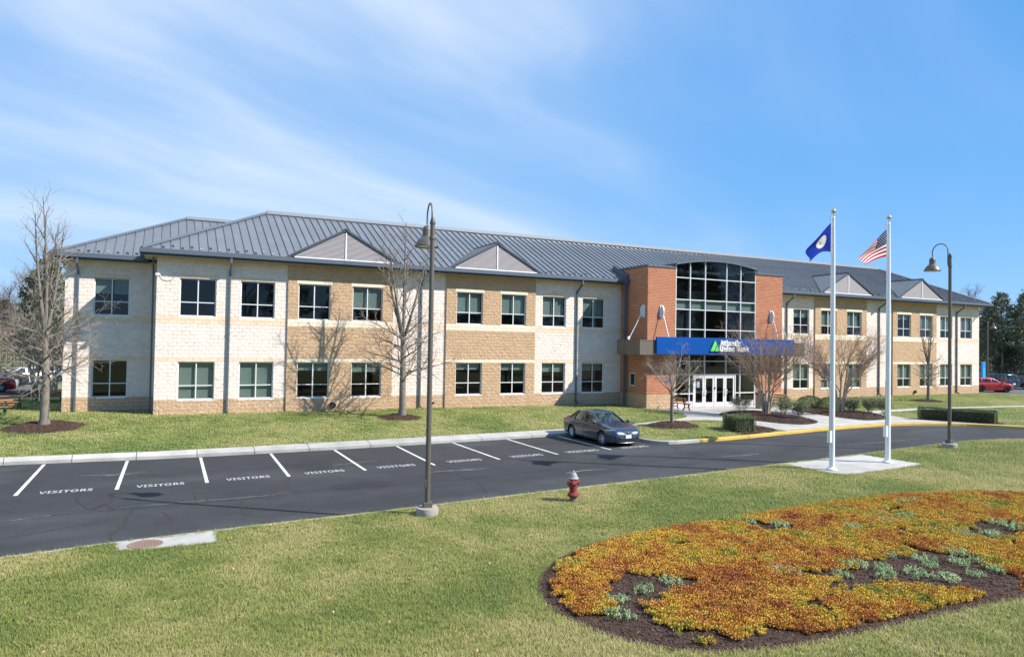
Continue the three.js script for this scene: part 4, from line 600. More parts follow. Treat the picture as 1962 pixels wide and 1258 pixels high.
{ const plate = (x, y, z, dx, dz, to) => { const s = new THREE.Shape(); s.moveTo(0, -0.42); s.absarc(0, 0, 0.42, -Math.PI / 2, Math.PI / 2, false); s.lineTo(0, -0.42); const g = new THREE.ExtrudeGeometry(s, { depth: 0.06, bevelEnabled: false }); g.scale(0.7, 1, 1); g.translate(0, 0, -0.03); const ang = Math.atan2(-dz, dx), p = part(new MB().add(g, x, y, z, 0, ang, 0).add(new THREE.BoxGeometry(0.05, 0.84, 0.3), x + dx * 0.025, y, z + dz * 0.025, 0, ang, 0), 'hanger_plate', M.poleWhite); part(new MB().rod([x + dx * 0.22, y - 0.22, z + dz * 0.22], to, 0.03), 'hanger_rod', M.poleWhite, p); part(new MB().rbox(to[0] - 0.07, to[1] - 0.05, to[2] - 0.07, to[0] + 0.07, to[1] + 0.2, to[2] + 0.07, 0.02), 'hanger_foot', M.poleWhite, p); };
  plate(30.05, 7.28, TZ, 0, 1, [30.1, CY1 + 0.06, CZ0 - 0.12]); plate(MIRROR - 30.05, 7.28, TZ, 0, 1, [MIRROR - 30.1, CY1 + 0.06, CZ0 - 0.12]); plate(TX0, 7.3, -38.85, -1, 0, [CX0 + 0.14, CY1 + 0.06, -38.95]); plate(TX1, 7.3, -38.85, 1, 0, [CX1 - 0.14, CY1 + 0.06, -38.95]); }
// ================================================================ street lamps, flagpoles, hydrant
function makeLamp(name, [x, z], height, arm, label, group, small) {
  const y = lawnY(x, z), g = base(name, [x, y, z], arm); tag(g, label, 'street lamp', group);
  new MB().lathe([[0, -0.3], [0.30, -0.3], [0.30, 0.21], [0.285, 0.235], [0, 0.235]], 0, 0, 0, 28).build('footing', M.concreteOld, g);
  new MB().rbox(-0.12, 0.235, -0.12, 0.12, 0.37, 0.12, 0.01).build('base_cover', M.bronze, g);
  const pole = new MB().lathe([[0.075, 0.37], [0.072, 1.5], [0.066, height - 0.55], [0.062, height - 0.1], [0.05, height - 0.02], [0.0, height + 0.02]], 0, 0, 0, 18).build('pole', M.bronze, g);
  new MB().lathe([[0.078, height - 0.62], [0.084, height - 0.6], [0.084, height - 0.55], [0.078, height - 0.53]], 0, 0, 0, 18).lathe([[0.074, height - 0.2], [0.08, height - 0.18], [0.08, height - 0.13], [0.074, height - 0.11]], 0, 0, 0, 18).build('pole_band', M.bronze, pole);
  new MB().rbox(0.02, 0.78, 0.05, 0.085, 0.98, 0.092, 0.01).build('hand_hole_cover', M.bronze, pole);
  const R = 0.36, ax = 0.10, pts = [[-0.06, height - 0.6, 0], [-0.095, height - 0.5, 0], [-ax, height, 0]];                         // gooseneck: up beside the pole, over and down to the bell
  for (let k = 0; k <= 12; k++) { const t = Math.PI * (k / 12); pts.push([-ax - R + R * Math.cos(t), height + 0.12 + R * 0.95 * Math.sin(t), 0]); }
  pts.push([-ax - 2 * R, height - 0.08, 0]);
  new MB().tube(pts, 0.023, 10, 60).build('arm', M.bronze, g);
  const hx = -ax - 2 * R, hy = height - 0.12, head = new MB().lathe([[0, 0.02], [0.05, 0.015], [0.105, -0.03], [0.128, -0.1], [0.13, -0.29], [0.15, -0.31], [0.2, -0.35], [0.27, -0.43], [0.325, -0.53], [0.345, -0.585], [0.345, -0.60], [0.33, -0.6], [0.31, -0.53], [0.255, -0.44], [0.19, -0.375], [0.1, -0.34], [0, -0.33]], hx, hy, 0, 32).build('bell_shade', M.bronze, g);
  new MB().lathe([[0.3, -0.575], [0.22, -0.585], [0, -0.60]], hx, hy, 0, 28).build('lens', M.lampInside, head);
  return g;
}
makeLamp('street_lamp', [6.44, -18.23], 8.12, -1.72, 'tall bronze gooseneck lamp post on round concrete footing beside the parking bays', 'bronze gooseneck lamp posts');
makeLamp('street_lamp', [31.05, -19.45], 8.62, -1.6, 'tall bronze gooseneck lamp post on the lawn past the flagpoles', 'bronze gooseneck lamp posts');
makeLamp('street_lamp', [80.9, -46.5], 7.3, 3.0, 'distant gooseneck lamp post in the car park beyond the far wing', 'bronze gooseneck lamp posts');

function makePole([x, z], h, label) {
  const y = roadY(x) + 0.165, g = base('flagpole', [x, y, z]); tag(g, label, 'flagpole', 'white flagpoles on the concrete pad');
  new MB().lathe([[0.09, 0], [0.2, 0], [0.205, 0.03], [0.17, 0.06], [0.11, 0.1], [0.098, 0.13]], 0, 0, 0, 28).build('base_collar', M.poleWhite, g);
  new MB().lathe([[0.098, 0], [0.096, 1.5], [0.088, 4.5], [0.07, 7.5], [0.05, h - 0.36], [0.05, h - 0.33], [0, h - 0.33]], 0, 0, 0, 24).build('shaft', M.poleWhite, g);
  new MB().rod([0, h - 0.34, 0], [0, h - 0.2, 0], 0.02).box(-0.14, h - 0.36, -0.025, 0.03, h - 0.33, 0.025).rod([-0.13, h - 0.4, -0.02], [-0.13, h - 0.4, 0.02], 0.045).build('truck', M.steel, g);
  new MB().add(new THREE.SphereGeometry(0.085, 24, 16), 0, h - 0.12, 0).build('ball_finial', M.gold, g);
  new MB().rbox(-0.19, 1.0, -0.07, -0.085, 1.42, 0.07, 0.01).build('halyard_box', M.poleWhite, g);
  new MB().rbox(-0.135, 1.42, -0.03, -0.09, 3.2, 0.03, 0.01).build('halyard_cover', M.steel, g);
  new MB().rod([-0.125, 3.2, 0], [-0.13, h - 0.4, 0], 0.007, 0.007, 6).build('halyard', M.poleWhite, g);
  return g;
}
makePole([21.95, -18.06], 9.62, 'white flagpole with gold ball, flying the dark blue flag');
makePole([25.21, -18.19], 9.66, 'white flagpole with gold ball, flying the striped flag');
function flagCanvas(draw) { const c = document.createElement('canvas'); c.width = 512; c.height = 320; draw(c.getContext('2d')); const t = new THREE.CanvasTexture(c); t.colorSpace = THREE.SRGBColorSpace; return t; }
const stripes = flagCanvas((k) => {
  for (let i = 0; i < 13; i++) { k.fillStyle = i % 2 ? '#cfcdc9' : '#a00d24'; k.fillRect(0, (i * 320) / 13, 512, 320 / 13 + 1); }
  k.fillStyle = '#071a42'; k.fillRect(0, 0, 205, (320 * 7) / 13); k.fillStyle = '#d4d4d4';
  for (let r = 0; r < 9; r++) for (let c = 0; c < (r % 2 ? 5 : 6); c++) { const cx = 17 + c * 34 + (r % 2 ? 17 : 0), cy = 17 + r * 17.3; k.beginPath(); for (let p = 0; p < 10; p++) { const a = -Math.PI / 2 + (p * Math.PI) / 5, q = p % 2 ? 3.4 : 8.5; k[p ? 'lineTo' : 'moveTo'](cx + q * Math.cos(a), cy + q * Math.sin(a)); } k.fill(); }
});
const seal = flagCanvas((k) => { k.fillStyle = '#052680'; k.fillRect(0, 0, 512, 320); k.fillStyle = '#cfcdc9'; k.beginPath(); k.arc(190, 165, 92, 0, 7); k.fill(); k.strokeStyle = '#b02a3a'; k.lineWidth = 7; k.setLineDash([10, 5]); k.beginPath(); k.arc(190, 165, 80, 0, 7); k.stroke(); k.setLineDash([]); k.fillStyle = '#8a93a5'; k.beginPath(); k.ellipse(205, 172, 16, 34, 0.4, 0, 7); k.fill(); k.fillStyle = '#b58d5e'; k.fillRect(150, 190, 60, 12); });
function makeFlag([x, y, z], map, shape, label, name) {
  const g = base(name, [x, y, z], -0.12); tag(g, label, 'flag', 'flags on the white poles');
  const n = 36, m = 22, pos = [], uv = [], idx = [];
  for (let i = 0; i <= n; i++) for (let j = 0; j <= m; j++) { const s = i / n, t = j / m, p = shape(s, t); pos.push(...p); uv.push(s, 1 - t); }
  for (let i = 0; i < n; i++) for (let j = 0; j < m; j++) { const a = i * (m + 1) + j; idx.push(a, a + 1, a + m + 1, a + 1, a + m + 2, a + m + 1); }
  const q = new THREE.BufferGeometry(); q.setAttribute('position', new THREE.Float32BufferAttribute(pos, 3)); q.setAttribute('uv', new THREE.Float32BufferAttribute(uv, 2)); q.setIndex(idx); q.computeVertexNormals();
  mesh('cloth', q, phys({ map, roughness: 0.85, specularIntensity: 0.2 }), g);
  new MB().rod([0.0, 0.02, 0], [0.0, -1.12, 0], 0.012, 0.012, 6).build('hoist_band', M.poleWhite, g);
}
makeFlag([21.82, 9.58, -18.06], seal, (s, t) => [-1.25 * s - 0.03 * Math.sin(3 * s), -1.08 * t * (1 - 0.62 * s) - 1.04 * Math.pow(s, 1.05) + 0.26 * s * t * (1 - s) * 2 - 0.10 * s * t, 0.16 * Math.sin(5.2 * t + 3.4 * s) * s * (1.1 - 0.4 * s) + 0.22 * s], 'dark blue flag with a round white seal, drooping in light wind', 'state_flag');
makeFlag([25.08, 9.64, -18.19], stripes, (s, t) => [-1.5 * s - 0.04 * Math.sin(3 * s), -1.06 * t * (1 - 0.66 * s) - 1.14 * Math.pow(s, 1.05), 0.15 * Math.sin(5.2 * t + 3.4 * s) * s + 0.24 * s], 'red and white striped flag with starry blue corner', 'national_flag');

{ // hydrant
  const x = 10.84, z = -17.89, g = base('fire_hydrant', [x, lawnY(x, z), z], 0.35); tag(g, 'red fire hydrant with pale grey bonnet standing on the lawn', 'fire hydrant');
  new MB().lathe([[0.0, -0.1], [0.105, -0.1], [0.105, 0.2], [0, 0.2]], 0, 0, 0, 24).build('standpipe', M.castIron.clone(), g).material.color.setRGB(0.16, 0.165, 0.165);
  new MB().lathe([[0, 0.17], [0.16, 0.17], [0.172, 0.19], [0.172, 0.235], [0.155, 0.255], [0.115, 0.265], [0.108, 0.3], [0.106, 0.42], [0.112, 0.425], [0.112, 0.445], [0.105, 0.45], [0.107, 0.64], [0.13, 0.66], [0.13, 0.68], [0, 0.68]], 0, 0, 0, 28).build('barrel', M.hydrantRed, g);
  for (let k = 0; k < 8; k++) { const a = (k / 8) * 6.283; new MB().rod([0.145 * Math.cos(a), 0.165, 0.145 * Math.sin(a)], [0.145 * Math.cos(a), 0.265, 0.145 * Math.sin(a)], 0.014, 0.014, 6).build('bolt', M.hydrantRed, g); }
  new MB().lathe([[0, 0.68], [0.155, 0.68], [0.162, 0.69], [0.158, 0.71], [0.125, 0.725], [0.115, 0.76], [0.1, 0.81], [0.07, 0.85], [0.045, 0.865], [0.034, 0.87], [0.032, 0.9], [0.02, 0.925], [0, 0.93]], 0, 0, 0, 28).build('bonnet', M.hydrantGrey, g);
  for (let k = 0; k < 6; k++) { const a = (k / 6) * 6.283; new MB().bar([0.12 * Math.cos(a), 0.73, 0.12 * Math.sin(a)], [0.055 * Math.cos(a), 0.86, 0.055 * Math.sin(a)], 0.016, 0.016).build('bonnet_rib', M.hydrantGrey, g); }
  for (const [a, r] of [[0, 0.062], [Math.PI, 0.062], [-Math.PI / 2 - 0.9, 0.08]]) { const n = new MB().lathe([[r, 0.08], [r, 0.16], [r * 1.25, 0.165], [r * 1.25, 0.2], [r * 1.0, 0.215], [r * 0.4, 0.225], [r * 0.38, 0.26], [0, 0.262]], 0, 0, 0, 18); const q = n.geometry(); q.applyMatrix4(new THREE.Matrix4().makeRotationY(a).multiply(new THREE.Matrix4().makeRotationZ(-Math.PI / 2))); q.translate(0, 0.57, 0); mesh('nozzle_cap', q, M.hydrantRed, g); }
  for (const s of [-1, 1]) new MB().tube([[s * 0.2, 0.52, 0], [s * 0.205, 0.44, 0.01], [s * 0.16, 0.39, 0.02], [s * 0.108, 0.37, 0.02]], 0.008, 6).build('chain', M.chain, g);
}
{ // manhole cover in the drain apron
  const x = -0.35, z = -18.42, g = base('manhole_cover', [x, roadY(x) + 0.168, z]); tag(g, 'rusty round manhole cover set in the concrete drain apron', 'manhole cover');
  new MB().lathe([[0, 0.012], [0.30, 0.012], [0.31, 0.004], [0.33, 0.004], [0.34, 0.014], [0.37, 0.012], [0.375, 0]], 0, 0, 0, 40).build('lid', M.castIron, g);
  const s = new MB(); for (let i = -4; i <= 4; i++) for (let j = -4; j <= 4; j++) if (Math.hypot(i, j) < 4.3) s.add(new THREE.BoxGeometry(0.035, 0.008, 0.035), i * 0.062, 0.015, j * 0.062); s.build('tread', M.castIron, g);
}
// ================================================================ benches, tables, bin, sign
function makeBench([x, z], turn, label) {
  const g = base('bench', [x, lawnY(x, z) + 0.022, z], turn); tag(g, label, 'bench', 'wooden benches beside the entrance');
  const slat = (y, zz, tilt, w) => new MB().add(new RoundedBoxGeometry(1.5, 0.045, w, 2, 0.01), 0, y, zz, tilt, 0, 0).build('slat', M.benchWood, g);
  for (const [y, zz] of [[0.44, 0.24], [0.445, 0.10], [0.435, -0.04]]) slat(y, zz, 0.03, 0.125);
  for (const [y, zz] of [[0.62, -0.17], [0.79, -0.22]]) slat(y, zz, -1.25, 0.125);
  for (const s of [-0.58, 0.58]) { const q = new MB(); q.bar([s, 0.0, 0.3], [s, 0.2, 0.2], 0.06, 0.07).bar([s, 0.2, 0.2], [s, 0.41, 0.24], 0.06, 0.07).bar([s, 0, -0.3], [s, 0.22, -0.14], 0.06, 0.07).bar([s, 0.22, -0.14], [s, 0.86, -0.27], 0.06, 0.06).bar([s, 0.40, 0.3], [s, 0.40, -0.2], 0.06, 0.05).bar([s, 0.2, 0.2], [s, 0.22, -0.14], 0.05, 0.05); q.build('leg_frame', M.benchIron, g); }
}
makeBench([30.75, -37.2], Math.PI / 2, 'wooden slatted bench standing between the small spreading tree and the doors');
makeBench([39.6, -37.3], -Math.PI / 2, 'wooden slatted bench half hidden behind the multi-stemmed tree');
function makeTable([x, z], turn, label) {
  const g = base('picnic_table', [x, lawnY(x, z), z], turn); tag(g, label, 'picnic table', 'picnic tables at the end of the building');
  for (let k = 0; k < 5; k++) new MB().rbox(-0.95, 0.72, -0.36 + k * 0.146, 0.95, 0.76, -0.36 + k * 0.146 + 0.138, 0.008).build('tabletop_plank', M.tableWood, g);
  for (const s of [-1, 1]) for (let k = 0; k < 2; k++) new MB().rbox(-0.95, 0.43, s * 0.66 + (k - 1) * 0.14, 0.95, 0.47, s * 0.66 + (k - 1) * 0.14 + 0.132, 0.008).build('seat_plank', M.tableWood, g);
  for (const x0 of [-0.62, 0.62]) new MB().bar([x0, 0, -0.62], [x0, 0.72, -0.2], 0.07, 0.1).bar([x0 + 0.002, 0, 0.62], [x0 + 0.002, 0.72, 0.2], 0.07, 0.1).bar([x0 + 0.075, 0.39, -0.8], [x0 + 0.075, 0.39, 0.8], 0.06, 0.09).bar([x0, 0.68, -0.34], [x0, 0.68, 0.34], 0.06, 0.08).build('trestle', M.tableGreen, g);
}
makeTable([-8.0, -43.7], 0.1, 'picnic table with orange plank seat on green trestles beside the ringed tree');
makeTable([-7.9, -46.9], 0.05, 'long brown picnic table behind the orange-seated one');
makeTable([-6.4, -51.5], -0.05, 'shaded picnic table close to the end wall');
{ const x = 36.9, z = -36.2, g = base('litter_bin', [x, lawnY(x, z) + 0.022, z]); tag(g, 'tan square litter bin standing beside the doors', 'litter bin'); new MB().rbox(-0.24, 0, -0.24, 0.24, 0.86, 0.24, 0.03).build('bin_body', std({ color: lin(0.42, 0.32, 0.22), roughness: 0.8, map: T.concrete }), g); new MB().rbox(-0.27, 0.9, -0.27, 0.27, 1.1, 0.27, 0.05).box(-0.2, 0.86, -0.2, 0.2, 0.9, 0.2).build('bin_lid', M.canopy, g); new MB().box(-0.15, 0.93, 0.262, 0.15, 1.04, 0.274).build('flap', M.black, g); }
{ const x = 77.6, z = -45.05, g = base('sign_post', [x, lawnY(x, z), z]); tag(g, 'slim bright blue upright sign beside the red hatchback', 'sign'); new MB().rbox(-0.28, 0.3, -0.09, 0.28, 2.95, 0.09, 0.03).build('panel', std({ color: lin(0.01, 0.24, 0.72), roughness: 0.4 }), g); new MB().box(-0.2, 0, -0.07, 0.2, 0.3, 0.07).build('plinth', M.steel, g); new MB().rbox(-0.22, 1.2, 0.092, 0.22, 2.3, 0.098, 0.003).build('sign_face', std({ color: lin(0.04, 0.36, 0.85), roughness: 0.4 }), g); }

// ================================================================ cars
const pl = (pts, x) => { if (x <= pts[0][0]) return pts[0][1]; for (let i = 1; i < pts.length; i++) if (x <= pts[i][0]) { const [x0, y0] = pts[i - 1], [x1, y1] = pts[i], t = (x - x0) / (x1 - x0); const m0 = i > 1 ? (y1 - pts[i - 2][1]) / (x1 - pts[i - 2][0]) : (y1 - y0) / (x1 - x0), m1 = i < pts.length - 1 ? (pts[i + 1][1] - y0) / (pts[i + 1][0] - x0) : (y1 - y0) / (x1 - x0), h = x1 - x0, t2 = t * t, t3 = t2 * t; return (2 * t3 - 3 * t2 + 1) * y0 + (t3 - 2 * t2 + t) * h * m0 + (-2 * t3 + 3 * t2) * y1 + (t3 - t2) * h * m1; } return pts[pts.length - 1][1]; };
const csg = new Evaluator();
const CARS = {
  sedan: { L: 4.63, W: 0.885, H: 1.455, fx: 1.40, bx: -1.30, R: 0.325, top: [[-2.31, 0.58], [-2.29, 0.92], [-2.15, 1.07], [-1.75, 1.10], [-1.2, 1.04], [0, 0.98], [1.05, 0.985], [1.45, 0.93], [1.9, 0.845], [2.16, 0.75], [2.29, 0.62], [2.315, 0.5]], base: [-1.95, 1.22], roof: [-1.0, 0.22], bw: 0.80, rw: 0.60, belt: 0.93, pillars: [-0.2, -1.12] },
  hatch: { L: 4.36, W: 0.89, H: 1.45, fx: 1.33, bx: -1.30, R: 0.33, top: [[-2.18, 0.55], [-2.16, 0.95], [-2.08, 1.06], [-1.6, 1.05], [0, 0.98], [1.0, 0.98], [1.4, 0.93], [1.8, 0.85], [2.04, 0.75], [2.15, 0.62], [2.18, 0.5]], base: [-2.05, 1.15], roof: [-1.55, 0.15], bw: 0.80, rw: 0.60, belt: 0.94, pillars: [-0.25, -1.2] },
  suv: { L: 4.6, W: 0.925, H: 1.72, fx: 1.36, bx: -1.30, R: 0.36, top: [[-2.3, 0.6], [-2.28, 1.0], [-2.2, 1.14], [-1.6, 1.14], [0, 1.1], [0.9, 1.1], [1.3, 1.07], [1.9, 1.0], [2.2, 0.88], [2.28, 0.7], [2.3, 0.55]], base: [-2.2, 1.1], roof: [-1.9, 0.3], bw: 0.84, rw: 0.68, belt: 1.06, pillars: [-0.25, -1.3] },
};
const carShapes = {};
function carShape(kind) {
  if (carShapes[kind]) return carShapes[kind];
  const c = CARS[kind], hl = c.L / 2, halfW = (x) => c.W * pl([[-hl, 0.80], [-hl + 0.12, 0.91], [-hl + 0.5, 0.985], [-0.6, 1], [0.9, 1], [hl - 0.6, 0.975], [hl - 0.25, 0.90], [hl - 0.06, 0.76], [hl, 0.62]], x), yb = (x) => pl([[-hl, 0.36], [-hl + 0.2, 0.26], [-hl + 0.7, 0.19], [hl - 0.7, 0.18], [hl - 0.2, 0.19], [hl, 0.28]], x);
  const section = (x) => { const w = halfW(x), b = yb(x), t = pl(c.top, x), s = Math.min(t - 0.03, c.belt + 0.02), mid = lerp(b, s, 0.52); return [[0, b], [w * 0.86, b], [w * 0.955, b + 0.03], [w * 0.975, b + 0.12], [w * 0.97, lerp(b, s, 0.32)], [w * 1.0, mid], [w * 0.992, lerp(b, s, 0.7)], [w * 0.955, lerp(b, s, 0.88)], [w * 0.915, s], [w * 0.80, lerp(s, t, 0.55)], [w * 0.55, lerp(s, t, 0.88)], [0, t]]; };
  const N = 44, xs = []; for (let i = 0; i <= N; i++) { const u = i / N; xs.push(-hl + c.L * (0.5 - 0.5 * Math.cos(Math.PI * u)) * 0.55 + c.L * u * 0.45); }
  const rings = xs.map((x) => { const s = section(x); return [...s.map(([w, y]) => [x, y, w]), ...s.slice(1, -1).reverse().map(([w, y]) => [x, y, -w])]; }), K = rings[0].length, tri = [];
  for (let i = 0; i < N; i++) for (let k = 0; k < K; k++) { const a = rings[i][k], b = rings[i][(k + 1) % K], d = rings[i + 1][k], e = rings[i + 1][(k + 1) % K]; tri.push(...a, ...d, ...b, ...b, ...d, ...e); }
  for (const [r, f] of [[rings[0], false], [rings[N], true]]) { const m = [r[0][0], 0.5, 0]; for (let k = 0; k < K; k++) { const a = r[k], b = r[(k + 1) % K]; f ? tri.push(...m, ...b, ...a) : tri.push(...m, ...a, ...b); } }
  let g = new THREE.BufferGeometry(); g.setAttribute('position', new THREE.Float32BufferAttribute(tri, 3)); g = mergeVertices(g, 1e-4); g.computeVertexNormals();
  { const vol = g.attributes.position, ix = g.index; let v = 0; const A = new THREE.Vector3(), B = new THREE.Vector3(), C = new THREE.Vector3(); for (let i = 0; i < ix.count; i += 3) { A.fromBufferAttribute(vol, ix.getX(i)); B.fromBufferAttribute(vol, ix.getX(i + 1)); C.fromBufferAttribute(vol, ix.getX(i + 2)); v += A.dot(B.cross(C)); } if (v < 0) { for (let i = 0; i < ix.count; i += 3) { const t = ix.getX(i); ix.setX(i, ix.getX(i + 1)); ix.setX(i + 1, t); } g.computeVertexNormals(); } }
  g.setAttribute('uv', new THREE.BufferAttribute(new Float32Array(g.attributes.position.count * 2), 2));
  let body = new Brush(g); body.updateMatrixWorld();
  for (const ax of [c.fx, c.bx]) for (const s of [-1, 1]) { const q = new THREE.CylinderGeometry(c.R + 0.055, c.R + 0.055, 0.5, 30); q.rotateX(Math.PI / 2); q.translate(ax, c.R, s * (c.W - 0.02)); const br = new Brush(q); br.updateMatrixWorld(); const o = csg.evaluate(body, br, SUBTRACTION); body = o; body.updateMatrixWorld(); }
  let bg = new THREE.BufferGeometry(); const bs = body.geometry.index ? body.geometry.toNonIndexed() : body.geometry; bg.setAttribute('position', bs.attributes.position.clone()); bg = toCreasedNormals(bg, 0.6); 
  const cab = (u, v) => { const f = Math.pow(v, 0.92), x = lerp(lerp(c.base[0], c.roof[0], f), lerp(c.base[1], c.roof[1], f), u); return x; };
  // glasshouse outline at height v: a rounded box that leans in
  const ringAt = (v, grow = 0) => { const xr = lerp(c.base[0], c.roof[0], v) - grow, xf = lerp(c.base[1], c.roof[1], v) + grow, w = lerp(c.bw, c.rw, Math.pow(v, 1.15)) + grow, y = lerp(c.belt, c.H - 0.035, v), o = []; for (let k = 0; k < 40; k++) { const t = (k / 40) * 2 * Math.PI, p = 5.5, ct = Math.cos(t), st = Math.sin(t), rx = Math.sign(ct) * Math.pow(Math.abs(ct), 2 / p), rz = Math.sign(st) * Math.pow(Math.abs(st), 2 / p); o.push([(xr + xf) / 2 + ((xf - xr) / 2) * rx * (1 - 0.06 * rz * rz), y, w * rz]); } return o; };
  const loft = (rs, close) => { const p = [], n = rs[0].length; for (let i = 0; i < rs.length - 1; i++) for (let k = 0; k < n; k++) { const a = rs[i][k], b = rs[i][(k + 1) % n], d = rs[i + 1][k], e = rs[i + 1][(k + 1) % n]; p.push(...a, ...d, ...b, ...b, ...d, ...e); } if (close) { const r = rs[rs.length - 1], m = [r.reduce((s, q) => s + q[0], 0) / n, r[0][1] + 0.012, 0]; for (let k = 0; k < n; k++) p.push(...r[k], ...m, ...r[(k + 1) % n]); } let q = new THREE.BufferGeometry(); q.setAttribute('position', new THREE.Float32BufferAttribute(p, 3)); q = mergeVertices(q, 1e-4); q.computeVertexNormals(); return toCreasedNormals(q, 0.7); };
  const glass = loft([0, 0.2, 0.4, 0.6, 0.8, 0.93].map((v) => ringAt(v)), false);
  const roofR = [0.88, 0.93].map((v) => ringAt(v, 0.012)); roofR.push(ringAt(1.0, -0.01)); { const r = ringAt(1, -0.16).map(([x, y, z]) => [x, y + 0.028, z]); roofR.push(r); }
  const roofG = loft(roofR, true);
  const pil = new MB(), ribbonBar = (a, b, w) => { for (const s of [-1, 1]) pil.bar([a[0], a[1], s * a[2]], [b[0], b[1], s * b[2]], w, 0.035); };
  const P = (v, x) => [x, lerp(c.belt, c.H - 0.035, v), lerp(c.bw, c.rw, Math.pow(v, 1.15)) + 0.004];
  for (let k = 0; k < 5; k++) { const v0 = k * 0.18, v1 = (k + 1) * 0.18; const fx = (v) => lerp(c.base[1], c.roof[1], v) - 0.13, rx = (v) => lerp(c.base[0], c.roof[0], v) + 0.17; ribbonBar([fx(v0), P(v0, 0)[1], P(v0, 0)[2] * 0.87], [fx(v1), P(v1, 0)[1], P(v1, 0)[2] * 0.87], 0.075); ribbonBar([rx(v0), P(v0, 0)[1], P(v0, 0)[2] * 0.885], [rx(v1), P(v1, 0)[1], P(v1, 0)[2] * 0.885], 0.16); for (const bx of c.pillars) ribbonBar([bx, P(v0, 0)[1], P(v0, 0)[2]], [bx + 0.02 * (v1 > 0.5), P(v1, 0)[1], P(v1, 0)[2]], bx === c.pillars[0] ? 0.09 : 0.06); }
  const pillarG = pil.geometry();
  const side = (x, k0, k1, off, s) => { const sec = section(x), o = []; for (let k = k0; k <= k1; k++) o.push([x, sec[k][1], s * (sec[k][0] + off)]); return o; };
  const door = (x0, x1, s) => { const p = [], n = 8, k0 = 3, k1 = 8; for (let i = 0; i < n; i++) { const a = side(lerp(x0, x1, i / n), k0, k1, 0.006, s), b = side(lerp(x0, x1, (i + 1) / n), k0, k1, 0.006, s); for (let k = 0; k < a.length - 1; k++) s > 0 ? p.push(...a[k], ...b[k], ...a[k + 1], ...a[k + 1], ...b[k], ...b[k + 1]) : p.push(...a[k], ...a[k + 1], ...b[k], ...a[k + 1], ...b[k + 1], ...b[k]); } let q = new THREE.BufferGeometry(); q.setAttribute('position', new THREE.Float32BufferAttribute(p, 3)); q = mergeVertices(q, 1e-4); q.computeVertexNormals(); return q; };
  const doors = []; for (const s of [-1, 1]) { doors.push(door(c.pillars[0] + 0.03, c.fx - c.R - 0.1, s), door(c.bx + c.R + 0.1, c.pillars[0] - 0.0, s)); }
  const sec = (x, k) => { const q = section(x)[k]; return [x, q[1], q[0]]; };
  return (carShapes[kind] = { c, bg, glass, roofG, pillarG, doors, sec, hl, section });
}
const tyreG = (R) => new MB().lathe([[R * 0.60, -0.1], [R * 0.86, -0.108], [R * 0.96, -0.09], [R, -0.06], [R, 0.06], [R * 0.96, 0.09], [R * 0.86, 0.108], [R * 0.60, 0.1]], 0, 0, 0, 36, Math.PI / 2).geometry();
const rimG = (R) => { const b = new MB(); b.lathe([[R * 0.55, 0.0], [R * 0.66, 0.09], [R * 0.68, 0.105], [R * 0.66, 0.1], [R * 0.6, 0.06]], 0, 0, 0, 32, Math.PI / 2); b.lathe([[0, 0.075], [0.05, 0.075], [0.06, 0.06], [0.06, 0]], 0, 0, 0, 16, Math.PI / 2); for (let k = 0; k < 9; k++) { const a = (k / 9) * 6.283; b.bar([0.04 * Math.cos(a), 0.04 * Math.sin(a), 0.07], [R * 0.64 * Math.cos(a), R * 0.64 * Math.sin(a), 0.085], 0.035, 0.03); } return b.geometry(); };
const wheelBack = (R) => new MB().lathe([[0, 0.01], [R * 0.6, 0.01]], 0, 0, 0, 28, Math.PI / 2).geometry();
